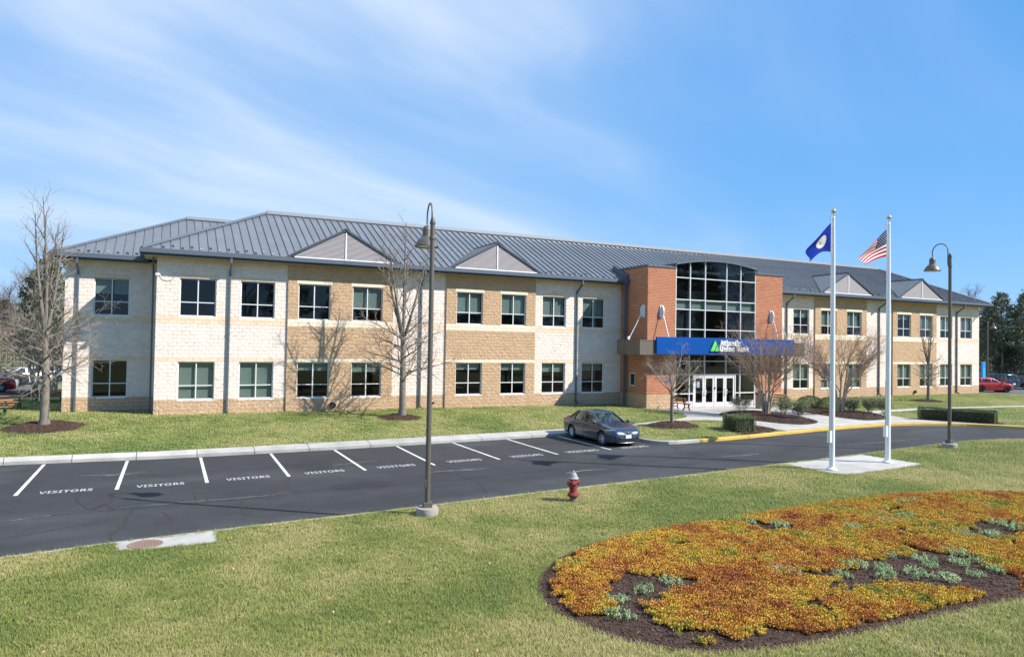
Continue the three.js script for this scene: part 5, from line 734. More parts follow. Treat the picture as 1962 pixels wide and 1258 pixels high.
function makeCar(kind, paint, [x, z], turn, label, name, group, steer = 0, yOff = 0.02, rimDark = false) {
  const S = carShape(kind), c = S.c, g = base(name, [x, (z > -31 ? roadY(x) : lawnY(x, z) + yOff), z], turn); tag(g, label, 'car', group);
  mesh('body', S.bg, paint, g); const glass = mesh('glasshouse', S.glass, M.carGlass, g); mesh('roof', S.roofG, paint, g); mesh('pillar', S.pillarG, paint, g);
  const arch = new MB(); for (const ax of [c.fx, c.bx]) arch.add(new THREE.CylinderGeometry(c.R + 0.05, c.R + 0.05, 1.25, 24, 1, true), ax, c.R, 0, Math.PI / 2); arch.box(-c.L / 2 + 0.5, 0.16, -0.7, c.L / 2 - 0.5, 0.2, 0.7); arch.build('underbody', M.black, g);
  S.doors.forEach((d, i) => { const o = mesh('door', d, paint, g); const s = i < 2 ? -1 : 1, hx = (i % 2 ? c.bx + c.R + 0.22 : c.pillars[0] + 0.16), p = S.sec(hx, 7); new MB().rbox(hx - 0.09, p[1] - 0.05, s * (p[2] + 0.005) - 0.02, hx + 0.09, p[1] - 0.02, s * (p[2] + 0.005) + 0.025, 0.01).build('handle', paint, o); });
  const tg = carShapes[kind].tg ??= tyreG(c.R), rg = carShapes[kind].rg ??= rimG(c.R), wb = carShapes[kind].wb ??= wheelBack(c.R);
  for (const [ax, f] of [[c.fx, 1], [c.bx, 0]]) for (const s of [-1, 1]) { const w = new THREE.Group(); w.name = 'wheel'; w.position.set(ax, c.R, s * (c.W - 0.135)); w.rotation.y = (s < 0 ? Math.PI : 0) + (f ? steer : 0); g.add(w); mesh('tyre', tg, M.rubber, w); mesh('rim', rg, rimDark ? M.black : M.alloy, w); mesh('hub_backing', wb, M.black, w); }
  const F = S.hl;
  for (const s of [-1, 1]) {
    const hp = S.sec(F - 0.36, 7), h0 = new MB().add(new THREE.SphereGeometry(1, 18, 10), F - 0.34, hp[1] + 0.0, s * (hp[2] - 0.035), 0, s * 0.62, 0.10, [0.26, 0.052, 0.05]).build('headlight', M.lens, g), tp = S.sec(F - 0.56, 7); new MB().add(new THREE.SphereGeometry(1, 12, 8), F - 0.55, tp[1] - 0.03, s * (tp[2] - 0.0), 0, s * 0.2, 0, [0.10, 0.03, 0.025]).build('turn_signal', M.amber, h0);
    new MB().add(new THREE.SphereGeometry(1, 16, 10), -F + 0.17, (kind === 'suv' ? 1.02 : 0.93), s * (c.W * 0.76), 0, -s * 0.75, 0, [0.24, 0.085, 0.10]).build('tail_light', M.tail, g);
    const mx = c.base[1] - 0.28; new MB().add(new THREE.SphereGeometry(1, 14, 10), mx, c.belt + 0.09, s * (c.W + 0.085), 0, 0, 0, [0.085, 0.075, 0.12]).bar([mx, c.belt + 0.03, s * (c.W - 0.1)], [mx, c.belt + 0.06, s * (c.W + 0.05)], 0.06, 0.04).build('mirror', paint, g);
    new MB().add(new THREE.SphereGeometry(1, 12, 8), F - 0.25, 0.42, s * c.W * 0.70, 0, s * 0.6, 0, [0.14, 0.075, 0.06]).build('fog_light_recess', M.black, g);
  }
  const gr = new MB().rbox(F - 0.25, 0.30, -0.46, F + 0.006, 0.46, 0.46, 0.04).rbox(F - 0.27, 0.24, -0.52, F - 0.012, 0.29, 0.52, 0.02).build('grille', M.black, g);
  new MB().tube([[F - 0.27, 0.70, -0.62], [F - 0.1, 0.665, -0.36], [F - 0.035, 0.655, 0], [F - 0.1, 0.665, 0.36], [F - 0.27, 0.70, 0.62]], 0.03, 8).build('grille_bar', M.black, g);
  new MB().add(new THREE.TorusGeometry(0.062, 0.012, 8, 20), F - 0.012, 0.655, 0, 0, Math.PI / 2, 0, [1, 0.72, 1]).add(new THREE.TorusGeometry(0.026, 0.009, 8, 16), F - 0.008, 0.66, 0, 0, Math.PI / 2, 0, [1, 1.4, 1]).build('front_emblem', M.chrome, g);
  new MB().rbox(F + 0.002, 0.40, -0.155, F + 0.024, 0.55, 0.155, 0.006).build('number_plate', M.plate, g);
  new MB().rbox(-F - 0.02, 0.6, -0.16, -F + 0.03, 0.75, 0.16, 0.006).build('number_plate', M.plate, g);
  new MB().tube([[F - 0.2, 0.215, -0.62], [F - 0.04, 0.20, -0.3], [F - 0.02, 0.20, 0.3], [F - 0.2, 0.215, 0.62]], 0.014, 6).build('lip_trim', M.steel, g);
  const it = new MB(); for (const [sx, sz] of [[0.1, -0.36], [0.1, 0.36], [-0.8, -0.36], [-0.8, 0.36]]) it.rbox(sx - 0.1, c.belt - 0.2, sz - 0.23, sx + 0.02, c.belt + 0.26, sz + 0.23, 0.05).rbox(sx - 0.12, c.belt + 0.27, sz - 0.12, sx - 0.04, c.belt + 0.40, sz + 0.12, 0.03); it.box(0.62, c.belt - 0.15, -0.66, 0.95, c.belt + 0.02, 0.66); it.build('seat', M.seat, g);
  return g;
}
const slate = carPaint(0.036, 0.055, 0.086);
makeCar('sedan', slate, [19.02, -28.93], -Math.PI / 2 + 0.0, 'slate blue sedan parked nose out in the end visitor bay', 'parked_car', null, 0.32);
const redPaint = carPaint(0.42, 0.018, 0.022), navy = carPaint(0.018, 0.032, 0.062), charcoal = carPaint(0.035, 0.038, 0.045), silver = carPaint(0.42, 0.44, 0.47), whitePaint = carPaint(0.72, 0.73, 0.74), skyPaint = carPaint(0.20, 0.30, 0.44), crimson = carPaint(0.30, 0.012, 0.03);
makeCar('hatch', redPaint, [74.4, -42.7], -0.42, 'bright red hatchback with dark wheels beside the far corner of the building', 'parked_car', 'cars in the car park beyond the far wing', 0, 0.02, true);
makeCar('suv', navy, [80.6, -45.6], 1.35, 'dark blue sport utility car behind the red hatchback', 'parked_car', 'cars in the car park beyond the far wing');
makeCar('sedan', charcoal, [84.6, -45.2], 1.35, 'charcoal saloon with red tail lights parked past the dark blue car', 'parked_car', 'cars in the car park beyond the far wing');
makeCar('suv', redPaint, [-12.0, -60.8], 0.25, 'red sport utility car nearest the picnic tables', 'parked_car', 'cars in the car park by the picnic tables');
makeCar('sedan', silver, [-12.4, -64.0], 0.25, 'silver saloon behind the red sport utility car', 'parked_car', 'cars in the car park by the picnic tables');
makeCar('suv', charcoal, [-12.2, -67.4], 0.25, 'dark sport utility car with grey roof beside the silver saloon', 'parked_car', 'cars in the car park by the picnic tables');
makeCar('hatch', whitePaint, [-10.9, -70.0], Math.PI + 0.5, 'white hatchback showing its red tail light', 'parked_car', 'cars in the car park by the picnic tables');
makeCar('sedan', skyPaint, [-10.2, -73.4], Math.PI + 0.5, 'pale blue saloon beyond the white hatchback', 'parked_car', 'cars in the car park by the picnic tables');
makeCar('hatch', crimson, [-8.6, -76.0], Math.PI + 0.5, 'crimson hatchback farthest along the row by the lawn', 'parked_car', 'cars in the car park by the picnic tables');
// ================================================================ bare trees
const V3 = (x, y, z) => new THREE.Vector3(x, y, z);
function limb(t, p, dir, len, r0, r1, seg, r, wiggle, lift, sides, out) {
  const pts = [p.clone()], rad = [r0], d = dir.clone().normalize(), q = p.clone();
  for (let k = 1; k <= seg; k++) { d.x += (r() - 0.5) * wiggle; d.z += (r() - 0.5) * wiggle; d.y += (r() - 0.5) * wiggle + lift; d.normalize(); q.addScaledVector(d, len / seg); pts.push(q.clone()); rad.push(lerp(r0, r1, k / seg)); }
  t.tube(pts, rad, sides); if (out) out.push({ pts, rad }); return { pts, rad, dir: d.clone() };
}
const along = (b, u) => { const n = b.pts.length - 1, k = Math.min(n - 1, Math.floor(u * n)), f = u * n - k; return { p: b.pts[k].clone().lerp(b.pts[k + 1], f), r: lerp(b.rad[k], b.rad[k + 1], f), d: b.pts[k + 1].clone().sub(b.pts[k]).normalize() }; };
const tilt = (d, angle, spin) => { const u = V3(Math.abs(d.y) > 0.9 ? 1 : 0, Math.abs(d.y) > 0.9 ? 0 : 1, 0).cross(d).normalize(), v = V3(0, 0, 0).crossVectors(d, u); return d.clone().multiplyScalar(Math.cos(angle)).addScaledVector(u, Math.sin(angle) * Math.cos(spin)).addScaledVector(v, Math.sin(angle) * Math.sin(spin)).normalize(); };
function twigs(t, b, level, o, r) {                                     // side shoots on a branch, and shoots on those
  const n = o.count[level], spin0 = r() * 6.28;
  for (let k = 0; k < n; k++) {
    const u = lerp(o.from ?? 0.2, 1, (k + r() * 0.8) / n), a = along(b, Math.min(u, 0.999)), len = o.len[level] * (0.55 + 0.7 * r()) * (1.15 - 0.55 * u), rad = Math.max(o.min, Math.min(a.r * 0.72, o.rad[level]));
    const d = tilt(a.d, o.angle[level] * (0.7 + 0.6 * r()), spin0 + k * 2.4), c = limb(t[Math.min(level, t.length - 1)], a.p, d, len, rad, Math.max(o.min * 0.6, rad * 0.4), level > 0 ? 3 : 4, r, o.wiggle, o.lift, rad > 0.02 ? 5 : 3, o.ends && level === o.count.length - 1 ? o.ends : null);
    if (level + 1 < o.count.length) twigs(t, c, level + 1, o, r);
  }
}
function treeThing(name, root, parts, label, group) { const g = base(name, root); tag(g, label, 'tree', group); for (const [n, t, m] of parts) mesh(n, t.geometry ? t.geometry() : t, m, g); return g; }
// lawn tree: one trunk that splits into steep leaders above wide low branches
function lawnTree(h, r, spread, slim = 1, few = 1) {
  const trunk = new TB(), branch = new TB(), twig = new TB(), split = h * 0.42, b = limb(trunk, V3(0, -0.1, 0), V3(0.02, 1, 0.01), split + 0.1, 0.20 * slim, 0.135 * slim, 10, r, 0.035, 0.02, 10);
  trunk.tube([V3(0, -0.1, 0), V3(0, 0.12, 0), V3(0, 0.35, 0)], [0.30 * slim, 0.245 * slim, 0.196 * slim], 10);
  const opts = { count: [Math.round(7 * few), Math.round(4.4 * few), 2], len: [1.35 * spread, 0.75 * spread, 0.42 * spread], rad: [0.028, 0.013, 0.008], angle: [0.75, 0.8, 0.8], wiggle: 0.16, lift: 0.035, min: 0.0048, from: 0.15 };
  const leaders = 5;
  for (let k = 0; k < leaders; k++) { const d = tilt(V3(0, 1, 0), k ? 0.16 + 0.16 * r() : 0.03, k * 2.4 + r()), c = limb(branch, b.pts[10 - (k > 2 ? 1 : 0)], d, (h - split) * (k ? 0.72 + 0.2 * r() : 1), 0.095 * slim, 0.012, 12, r, 0.07, 0.03, 7); twigs([branch, twig, twig], c, 0, { ...opts, count: [Math.round(11 * few), Math.round(4.4 * few), 2], len: [1.3 * spread, 0.75 * spread, 0.42 * spread], angle: [0.62, 0.7, 0.8], lift: 0.06 }, r); }
  const low = 17; for (let k = 0; k < low; k++) { const u = lerp(0.42, 1.0, (k + r() * 0.5) / low), a = along(b, Math.min(0.999, u)), d = tilt(V3(0, 1, 0), 1.55 - 0.45 * u + 0.3 * (r() - 0.5), k * 2.4), c = limb(branch, a.p, d, spread * (2.9 - 0.6 * u) * (0.7 + 0.5 * r()), 0.05 * slim, 0.010, 8, r, 0.22, 0.02, 5); twigs([branch, twig, twig], c, 0, opts, r); }
  return [['trunk', trunk, M.bark], ['branches', branch, M.barkGrey], ['twigs', twig, M.twig]];
}
treeThing('bare_tree', [-5.03, lawnY(-5.03, -38.74) + 0.12, -38.74], lawnTree(10.6, makeRandom(101), 1.05), 'tall leafless tree in a mulch ring before the set-back end bay', 'leafless lawn trees');
treeThing('bare_tree', [11.85, lawnY(11.85, -38.03) + 0.12, -38.03], lawnTree(10.9, makeRandom(131), 1.0), 'tall leafless tree in a mulch ring before the tan wall, beside the lamp post', 'leafless lawn trees');
treeThing('bare_tree', [55.49, lawnY(55.49, -36.5) + 0.1, -36.5], lawnTree(6.9, makeRandom(151), 0.62, 0.62, 0.55), 'young slim leafless tree in a mulch ring before the far wing', 'leafless lawn trees');
// small spreading tree on the island
{
  const r = makeRandom(171), trunk = new TB(), branch = new TB(), twig = new TB(), b = limb(trunk, V3(0, -0.1, 0), V3(-0.06, 1, 0.03), 2.05, 0.105, 0.085, 8, r, 0.05, 0.0, 9);
  for (let k = 0; k < 9; k++) { const a = along(b, 0.72 + 0.28 * (k / 9) - 0.001), d = tilt(V3(0, 1, 0), k < 7 ? 0.75 + 0.35 * r() : 0.25, k * 2.4 + 0.6), c = limb(branch, a.p, d, 1.55 + 0.75 * r(), 0.05, 0.014, 7, r, 0.16, 0.05, 6); twigs([branch, twig, twig], c, 0, { count: [7, 5, 2], len: [0.85, 0.52, 0.3], rad: [0.02, 0.010, 0.007], angle: [0.65, 0.75, 0.8], wiggle: 0.2, lift: 0.03, min: 0.0055, from: 0.25 }, r); }
  treeThing('spreading_tree', [25.04, lawnY(25.04, -31.0) + 0.2, -31.0], [['trunk', trunk, M.bark], ['branches', branch, M.twigPale], ['twigs', twig, M.twigPale]], 'small grey spreading leafless tree on the island lawn by the slate blue car');
}
// vase-shaped many-stemmed trees that keep last year's seed heads
function crape(r, h, wide, stems, seeds = true) {
  const trunk = new TB(), branch = new TB(), twig = new TB(), seed = new TB(), ends = [];
  for (let k = 0; k < stems; k++) {
    const a = (k / stems) * 6.283 + 0.4 * r(), d = tilt(V3(0, 1, 0), 0.13 + 0.1 * r(), a), c = limb(trunk, V3(0.16 * Math.cos(a), -0.1, 0.16 * Math.sin(a)), d, h * 0.46, 0.062, 0.04, 9, r, 0.07, -0.006, 7);
    for (let j = 0; j < 4; j++) { const q = along(c, 0.5 + 0.165 * j), e = tilt(q.d, 0.35 + 0.2 * r(), a + (j - 1.5) * 0.9 + 0.5 * (r() - 0.5)); e.x += 0.28 * Math.cos(a) * wide; e.z += 0.28 * Math.sin(a) * wide; e.normalize(); const b = limb(branch, q.p, e, h * (0.40 + 0.12 * r()), 0.034, 0.013, 8, r, 0.1, 0.025, 5); twigs([branch, twig, twig], b, 0, { count: [7, 5, 2], len: [1.05 * wide, 0.6 * wide, 0.34 * wide], rad: [0.017, 0.009, 0.007], angle: [0.55, 0.6, 0.6], wiggle: 0.14, lift: 0.045, min: 0.0048, from: 0.2, ends }, r); }
  }
  if (seeds) for (const e of ends) { if (r() > 0.6) continue; const p = e.pts[e.pts.length - 1]; for (let k = 0; k < 7; k++) seed.leaf(p.x + (r() - 0.5) * 0.16, p.y + (r() - 0.3) * 0.18, p.z + (r() - 0.5) * 0.16, 0.028, r, [0.20 + 0.06 * r(), 0.13, 0.085], 1.2); }
  const parts = [['trunk', trunk, M.barkPale], ['branches', branch, M.barkPale], ['twigs', twig, M.twigRust]]; if (seeds) parts.push(['seed_heads', seed, M.leaf]); return parts;
}
treeThing('multi_stemmed_tree', [33.4, lawnY(33.4, -32.3) + 0.16, -32.3], crape(makeRandom(201), 5.9, 1.0, 8), 'leafless multi-stemmed tree with tan bark opposite the glass doors, partly hiding the blue sign', 'many-stemmed trees with seed heads');
treeThing('multi_stemmed_tree', [38.4, lawnY(38.4, -31.0) + 0.16, -31.0], crape(makeRandom(211), 5.9, 0.95, 7), 'leafless multi-stemmed tree with tan bark before the far wing, behind the first flagpole', 'many-stemmed trees with seed heads');
treeThing('multi_stemmed_tree', [-8.2, lawnY(-8.2, -58.2) + 0.1, -58.2], crape(makeRandom(221), 5.6, 1.0, 6, false), 'leafless multi-stemmed tree standing between the picnic tables and the parked cars', 'many-stemmed trees with seed heads');
treeThing('multi_stemmed_tree', [-6.9, lawnY(-6.9, -57) + 0.1, -57.0], crape(makeRandom(231), 5.2, 0.9, 5, false), 'leafless multi-stemmed tree close beside the end wall', 'many-stemmed trees with seed heads');

// ================================================================ woods in the distance: bare crowns, pines, cedars
function woodTree(r, h) { const trunk = new TB(), crown = new TB(), b = limb(trunk, V3(0, -0.3, 0), V3(0.03, 1, 0.02), h, 0.17, 0.03, 12, r, 0.05, 0.01, 6); const n = 26; for (let k = 0; k < n; k++) { const u = lerp(0.10, 0.98, (k + r() * 0.5) / n), a = along(b, u), d = tilt(V3(0, 1, 0), 1.15 - 0.65 * u, k * 2.4 + r()), c = limb(crown, a.p, d, h * 0.30 * (1.25 - 0.75 * u), 0.06, 0.02, 6, r, 0.18, 0.06, 4); twigs([crown], c, 0, { count: [8, 6], len: [1.5, 0.85], rad: [0.024, 0.015], angle: [0.7, 0.75], wiggle: 0.2, lift: 0.05, min: 0.011, from: 0.15 }, r); } return [trunk.geometry(), crown.geometry()]; }
function needleTree(r, h, rad, bottom, dense, hues, size, ragged) {
  const trunk = new TB(), crown = new TB(); const b = limb(trunk, V3(0, -0.3, 0), V3(0.02, 1, 0.01), h, 0.19, 0.03, 10, r, 0.03, 0.01, 6);
  for (let k = 0; k < dense; k++) {
    const u = bottom + (1 - bottom) * Math.pow((k + r()) / dense, 0.9), y = u * h, reach = rad * Math.pow(Math.max(0, 1 - (u - bottom) / (1 - bottom)), ragged) * (0.6 + 0.55 * r()) + 0.25, a = k * 2.4 + r(), root = along(b, Math.min(u, 0.995)).p, tip = V3(root.x + Math.cos(a) * reach, y + reach * (0.05 + 0.3 * r()), root.z + Math.sin(a) * reach);
    crown.tube([root, root.clone().lerp(tip, 0.5).add(V3(0, -0.08, 0)), tip], [0.035, 0.022, 0.01], 3); for (let q = crown.c.length / 3; q < crown.count; q++) crown.c.push(0.09, 0.065, 0.045);
    const puffs = Math.round(26 + 34 * reach / rad); for (let j = 0; j < puffs; j++) { const f = 0.3 + 0.7 * Math.sqrt(r()), p = root.clone().lerp(tip, f), w = 0.26 * reach * 0.5 + 0.16, hue = hues[Math.floor(r() * hues.length)], m = 0.75 + 0.5 * r(); crown.leaf(p.x + (r() - 0.5) * 2 * w, p.y + (r() - 0.5) * 1.1 * w, p.z + (r() - 0.5) * 2 * w, size * (0.7 + 0.6 * r()), r, [hue[0] * m, hue[1] * m, hue[2] * m], 1.9); }
  }
  return [trunk.geometry(), crown.geometry()];
}
const pineHues = [[0.11, 0.135, 0.058], [0.14, 0.165, 0.075], [0.085, 0.105, 0.045], [0.165, 0.175, 0.09]], cedarHues = [[0.028, 0.05, 0.018], [0.04, 0.062, 0.022], [0.022, 0.04, 0.014]];
const woods = [woodTree(makeRandom(301), 13), woodTree(makeRandom(307), 11), woodTree(makeRandom(311), 14.5)];
const pines = [needleTree(makeRandom(321), 15, 3.1, 0.34, 100, pineHues, 0.17, 0.55), needleTree(makeRandom(327), 12, 2.6, 0.22, 100, pineHues, 0.16, 0.7), needleTree(makeRandom(329), 9, 2.6, 0.03, 120, pineHues, 0.16, 0.6)];
const cedars = [needleTree(makeRandom(331), 7.5, 2.1, 0.04, 120, cedarHues, 0.13, 0.8)];
function grove(kind, shapes, list, label, group, matT, matC) { const r = makeRandom(list.length * 71 + kind.length); list.forEach(([x, z, s, v], i) => { const [t, c] = shapes[v ?? i % shapes.length], g = base(kind, [x, lawnY(x, z), z], r() * 6.28); g.scale.setScalar(s); tag(g, label, 'tree', group); mesh('trunk', t, matT, g); mesh('crown', c, matC, g); }); }
const rw = makeRandom(401);
const rightWood = [], rightPine = [], leftWood = [], leftPine = [];
for (let i = 0; i < 26; i++) { const d = 128 + 46 * rw(), a = lerp(0.985, 1.2, (i + rw()) / 26); rightWood.push([d * Math.sin(a), -d * Math.cos(a), 0.74 + 0.26 * rw()]); }
for (let i = 0; i < 34; i++) { const d = 108 + 30 * rw(), a = lerp(0.985, 1.2, (i + rw()) / 34); rightPine.push([d * Math.sin(a), -d * Math.cos(a), 0.54 + 0.28 * rw()]); }
for (let i = 0; i < 64; i++) { const d = 84 + 50 * rw(), a = lerp(-0.26, -0.03, (i + rw()) / 64); leftWood.push([d * Math.sin(a), -d * Math.cos(a), 0.56 + 0.2 * rw()]); }
for (let i = 0; i < 9; i++) { const d = 84 + 30 * rw(), a = lerp(-0.25, -0.04, (i + rw()) / 9); leftPine.push([d * Math.sin(a), -d * Math.cos(a), 0.42 + 0.14 * rw()]); }
grove('woodland_tree', woods, rightWood, 'leafless grey woodland tree beyond the far car park', 'bare woods beyond the far car park', M.barkGrey, M.twigWood);
grove('pine_tree', pines, rightPine, 'green pine at the edge of the woods beyond the far car park', 'pines beyond the far car park', M.barkGrey, M.leaf);
grove('pine_tree', pines, [[113.5, -58.5, 1.06, 0]], 'tall dark pine rising above the woods past the far lamp post', null, M.barkGrey, M.leaf);
grove('cedar_tree', cedars, [[99.5, -54.5, 0.86]], 'dense dark green cedar behind the charcoal saloon', null, M.barkGrey, M.leaf);
grove('woodland_tree', woods, leftWood, 'leafless brown woodland tree behind the picnic tables', 'bare woods behind the picnic tables', M.barkGrey, M.twigWood);
grove('pine_tree', pines, leftPine, 'low green pine behind the car park by the picnic tables', 'pines behind the picnic tables', M.barkGrey, M.leaf);
grove('pine_tree', pines, [[-10.0, -80.5, 1.0, 1]], 'tall green pine rising beside the end of the building', null, M.barkGrey, M.leaf);
grove('pine_tree', pines, [[-11.6, -83, 0.86, 1]], 'shorter green pine beside the tall one past the end of the building', null, M.barkGrey, M.leaf);
{ // the wood that faces the building across the drive, seen in its windows
  const back = [], backW = []; for (let i = 0; i < 24; i++) { const x = 12 + i * 6.5 + 4 * rw(); (i % 3 ? back : backW).push([x, 44 + 16 * rw(), (x > 55 ? 1.75 : 1.25) + 0.4 * rw()]); }
  grove('pine_tree', pines, back, 'tall pine across the drive mirrored in the office windows', 'pines mirrored in the windows', M.barkGrey, M.leaf); grove('woodland_tree', woods, backW, 'tall bare tree across the drive mirrored in the office windows', 'bare trees mirrored in the windows', M.barkGrey, M.twigWood);
}

// ================================================================ shrubs and hedges
const shrubHues = [[0.17, 0.20, 0.085], [0.22, 0.25, 0.12], [0.12, 0.15, 0.06], [0.27, 0.28, 0.15]], hedgeHues = [[0.12, 0.165, 0.045], [0.17, 0.21, 0.065], [0.08, 0.115, 0.032], [0.22, 0.25, 0.09]], darkHues = [[0.06, 0.095, 0.032], [0.085, 0.125, 0.045], [0.045, 0.072, 0.024], [0.12, 0.155, 0.062]];
function openShrub(x, z, h, w, label, seed, leafy = 1, top = false) {
  const r = makeRandom(seed), stem = new TB(), leaf = new TB(), ends = [];
  for (let k = 0; k < 16; k++) { const a = k * 2.4 + r(), c = limb(stem, V3(0.05 * Math.cos(a), -0.04, 0.05 * Math.sin(a)), tilt(V3(0, 1, 0), 0.15 + 0.6 * r() * w / h, a), h * (0.72 + 0.25 * r()), 0.013, 0.005, 6, r, 0.16, 0.03, 4, ends); twigs([stem], c, 0, { count: [6, 4], len: [h * 0.32, h * 0.18], rad: [0.006, 0.004], angle: [0.6, 0.7], wiggle: 0.2, lift: 0.03, min: 0.004, from: 0.3, ends }, r); }
  for (const e of ends) for (let k = 0; k < Math.round(12 * leafy); k++) { const p = e.pts[1 + Math.floor(r() * (e.pts.length - 1))]; if (top && p.y < h * 0.5) continue; const hue = shrubHues[Math.floor(r() * 4)], m = 0.8 + 0.5 * r(); leaf.leaf(p.x + (r() - 0.5) * 0.09, p.y + (r() - 0.4) * 0.09, p.z + (r() - 0.5) * 0.09, 0.026, r, [hue[0] * m, hue[1] * m, hue[2] * m]); }
  const g = base('shrub', [x, lawnY(x, z) + 0.16, z]); tag(g, label, 'shrub', 'open twiggy shrubs in the mulch beds'); mesh('stems', stem.geometry(), M.twigPale, g); mesh('foliage', leaf.geometry(), M.leaf, g);
}
openShrub(32.0, -33.0, 1.1, 1.2, 'wide twiggy shrub with a green cap, before the glass doors', 501, 1.1, true);
openShrub(34.0, -32.9, 1.0, 0.95, 'grey-green twiggy shrub pressed against the tan stems opposite the doors', 503, 0.8);
openShrub(33.3, -30.9, 1.2, 1.0, 'pale green twiggy shrub in the middle of the mulch bed opposite the doors', 505, 1.0);
openShrub(33.2, -29.6, 1.1, 0.85, 'yellow-green twiggy shrub at the tip of the mulch bed opposite the doors', 507, 1.1);
openShrub(38.9, -30.6, 0.95, 0.95, 'low green shrub beside the stems of the tree before the far wing', 509, 1.2);
openShrub(39.7, -29.9, 1.05, 0.7, 'thin twiggy shrub between the two flagpoles', 511, 0.8);
openShrub(40.3, -29.3, 1.0, 0.65, 'small upright shrub at the end of the mulch bed by the path', 513, 0.8);
function clipped(name, path, w, h, label, seed, hues, cat = 'hedge', density = 2600, loose = 0.03) {   // a clipped hedge along a path: twigs inside, a skin of leaves
  const r = makeRandom(seed), leaf = new TB(), wood = new TB(), pts = curve(path, 0.1), [bx, bz] = pts[pts.length >> 1], by = lawnY(bx, bz) + 0.03; let len = 0; for (let i = 1; i < pts.length; i++) len += Math.hypot(pts[i][0] - pts[i - 1][0], pts[i][1] - pts[i - 1][1]);
  const n = Math.round(density * (len + w) * (w + 2 * h) * 0.55);
  const place = (s, across, up, d) => { const i = clamp(Math.floor(s * (pts.length - 1)), 0, pts.length - 2), a = pts[i], b = pts[i + 1], f = s * (pts.length - 1) - i, l = Math.hypot(b[0] - a[0], b[1] - a[1]), nx = (b[1] - a[1]) / l, nz = -(b[0] - a[0]) / l, end = s < 0.001 ? -1 : s > 0.999 ? 1 : 0, tx = (b[0] - a[0]) / l, tz = (b[1] - a[1]) / l, x = lerp(a[0], b[0], f) + nx * across + tx * d, z = lerp(a[1], b[1], f) + nz * across + tz * d; return [x - bx, lawnY(x, z) + 0.03 - by + up, z - bz]; };
  for (let k = 0; k < n; k++) {
    const q = r(), s = r(), dep = -0.10 * r() * r() + loose * (r() - 0.3); let p; const bump = 0.13 * (fbm(s * len * 2.2, q * 3, 2, seed) - 0.5), hh = h + bump, rc = 0.07;
    if (q < 0.42) { const v = r(); p = place(s, (r() - 0.5) * (w - 2 * rc * 0.5), hh + dep - 0.015, 0); } else if (q < 0.9) { const up = Math.pow(r(), 0.8) * hh; p = place(s, (q < 0.66 ? 1 : -1) * (w / 2 + dep - 0.03 * smooth(hh - rc, hh, up)), up, 0); } else { const e = r() < 0.5 ? 0 : 1; p = place(e, (r() - 0.5) * w, r() * hh, (e ? 1 : -1) * (dep + 0.02)); }
    const hue = hues[Math.floor(r() * hues.length)], m = 0.75 + 0.55 * r(); leaf.leaf(p[0], p[1], p[2], 0.024 + 0.012 * r(), r, [hue[0] * m, hue[1] * m, hue[2] * m], 1.4);
  }
  for (let k = 0; k < len * 26; k++) { const s = r(), p = place(s, (r() - 0.5) * w * 0.5, -0.05, 0); limb(wood, V3(...p), V3((r() - 0.5) * 0.6, 1, (r() - 0.5) * 0.6), h * 0.9, 0.012, 0.005, 4, r, 0.2, 0, 4); }
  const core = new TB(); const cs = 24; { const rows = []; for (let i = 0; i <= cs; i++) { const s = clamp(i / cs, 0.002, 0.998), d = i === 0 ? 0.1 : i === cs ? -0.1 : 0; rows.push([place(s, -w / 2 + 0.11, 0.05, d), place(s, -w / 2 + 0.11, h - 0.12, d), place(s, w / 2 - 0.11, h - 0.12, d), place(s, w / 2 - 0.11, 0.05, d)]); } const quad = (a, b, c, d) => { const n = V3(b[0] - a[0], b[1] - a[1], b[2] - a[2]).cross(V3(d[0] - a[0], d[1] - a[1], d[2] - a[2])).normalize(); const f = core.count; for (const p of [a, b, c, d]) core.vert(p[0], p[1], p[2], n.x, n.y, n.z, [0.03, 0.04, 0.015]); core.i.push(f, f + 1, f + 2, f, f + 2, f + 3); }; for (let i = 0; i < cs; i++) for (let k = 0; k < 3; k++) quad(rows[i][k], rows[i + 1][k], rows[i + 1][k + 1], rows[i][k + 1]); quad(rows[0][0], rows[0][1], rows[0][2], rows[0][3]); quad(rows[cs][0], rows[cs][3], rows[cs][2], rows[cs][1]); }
  const g = base(name, [bx, by, bz]); tag(g, label, cat); mesh('foliage', leaf.geometry(), M.leaf, g); mesh('stems', wood.geometry(), M.twig, g); mesh('inner_foliage', core.geometry(), M.leaf, g);
}
clipped('hedge', [[26.75, -27.15], [27.0, -28.0], [27.35, -28.85]], 1.05, 0.78, 'clipped square corner hedge on the island beside the yellow kerb', 601, hedgeHues);
clipped('hedge', [[27.9, -29.3], [28.5, -29.45], [29.0, -29.5]], 0.6, 0.62, 'short clipped hedge wing behind the corner hedge on the island', 603, hedgeHues);
clipped('hedge', [[40.95, -27.5], [41.6, -26.9], [42.4, -25.6], [43.15, -24.3]], 0.6, 0.72, 'long low clipped hedge behind the yellow kerb by the second lamp post', 605, hedgeHues.map((c) => c.map((v) => v * 0.8)));
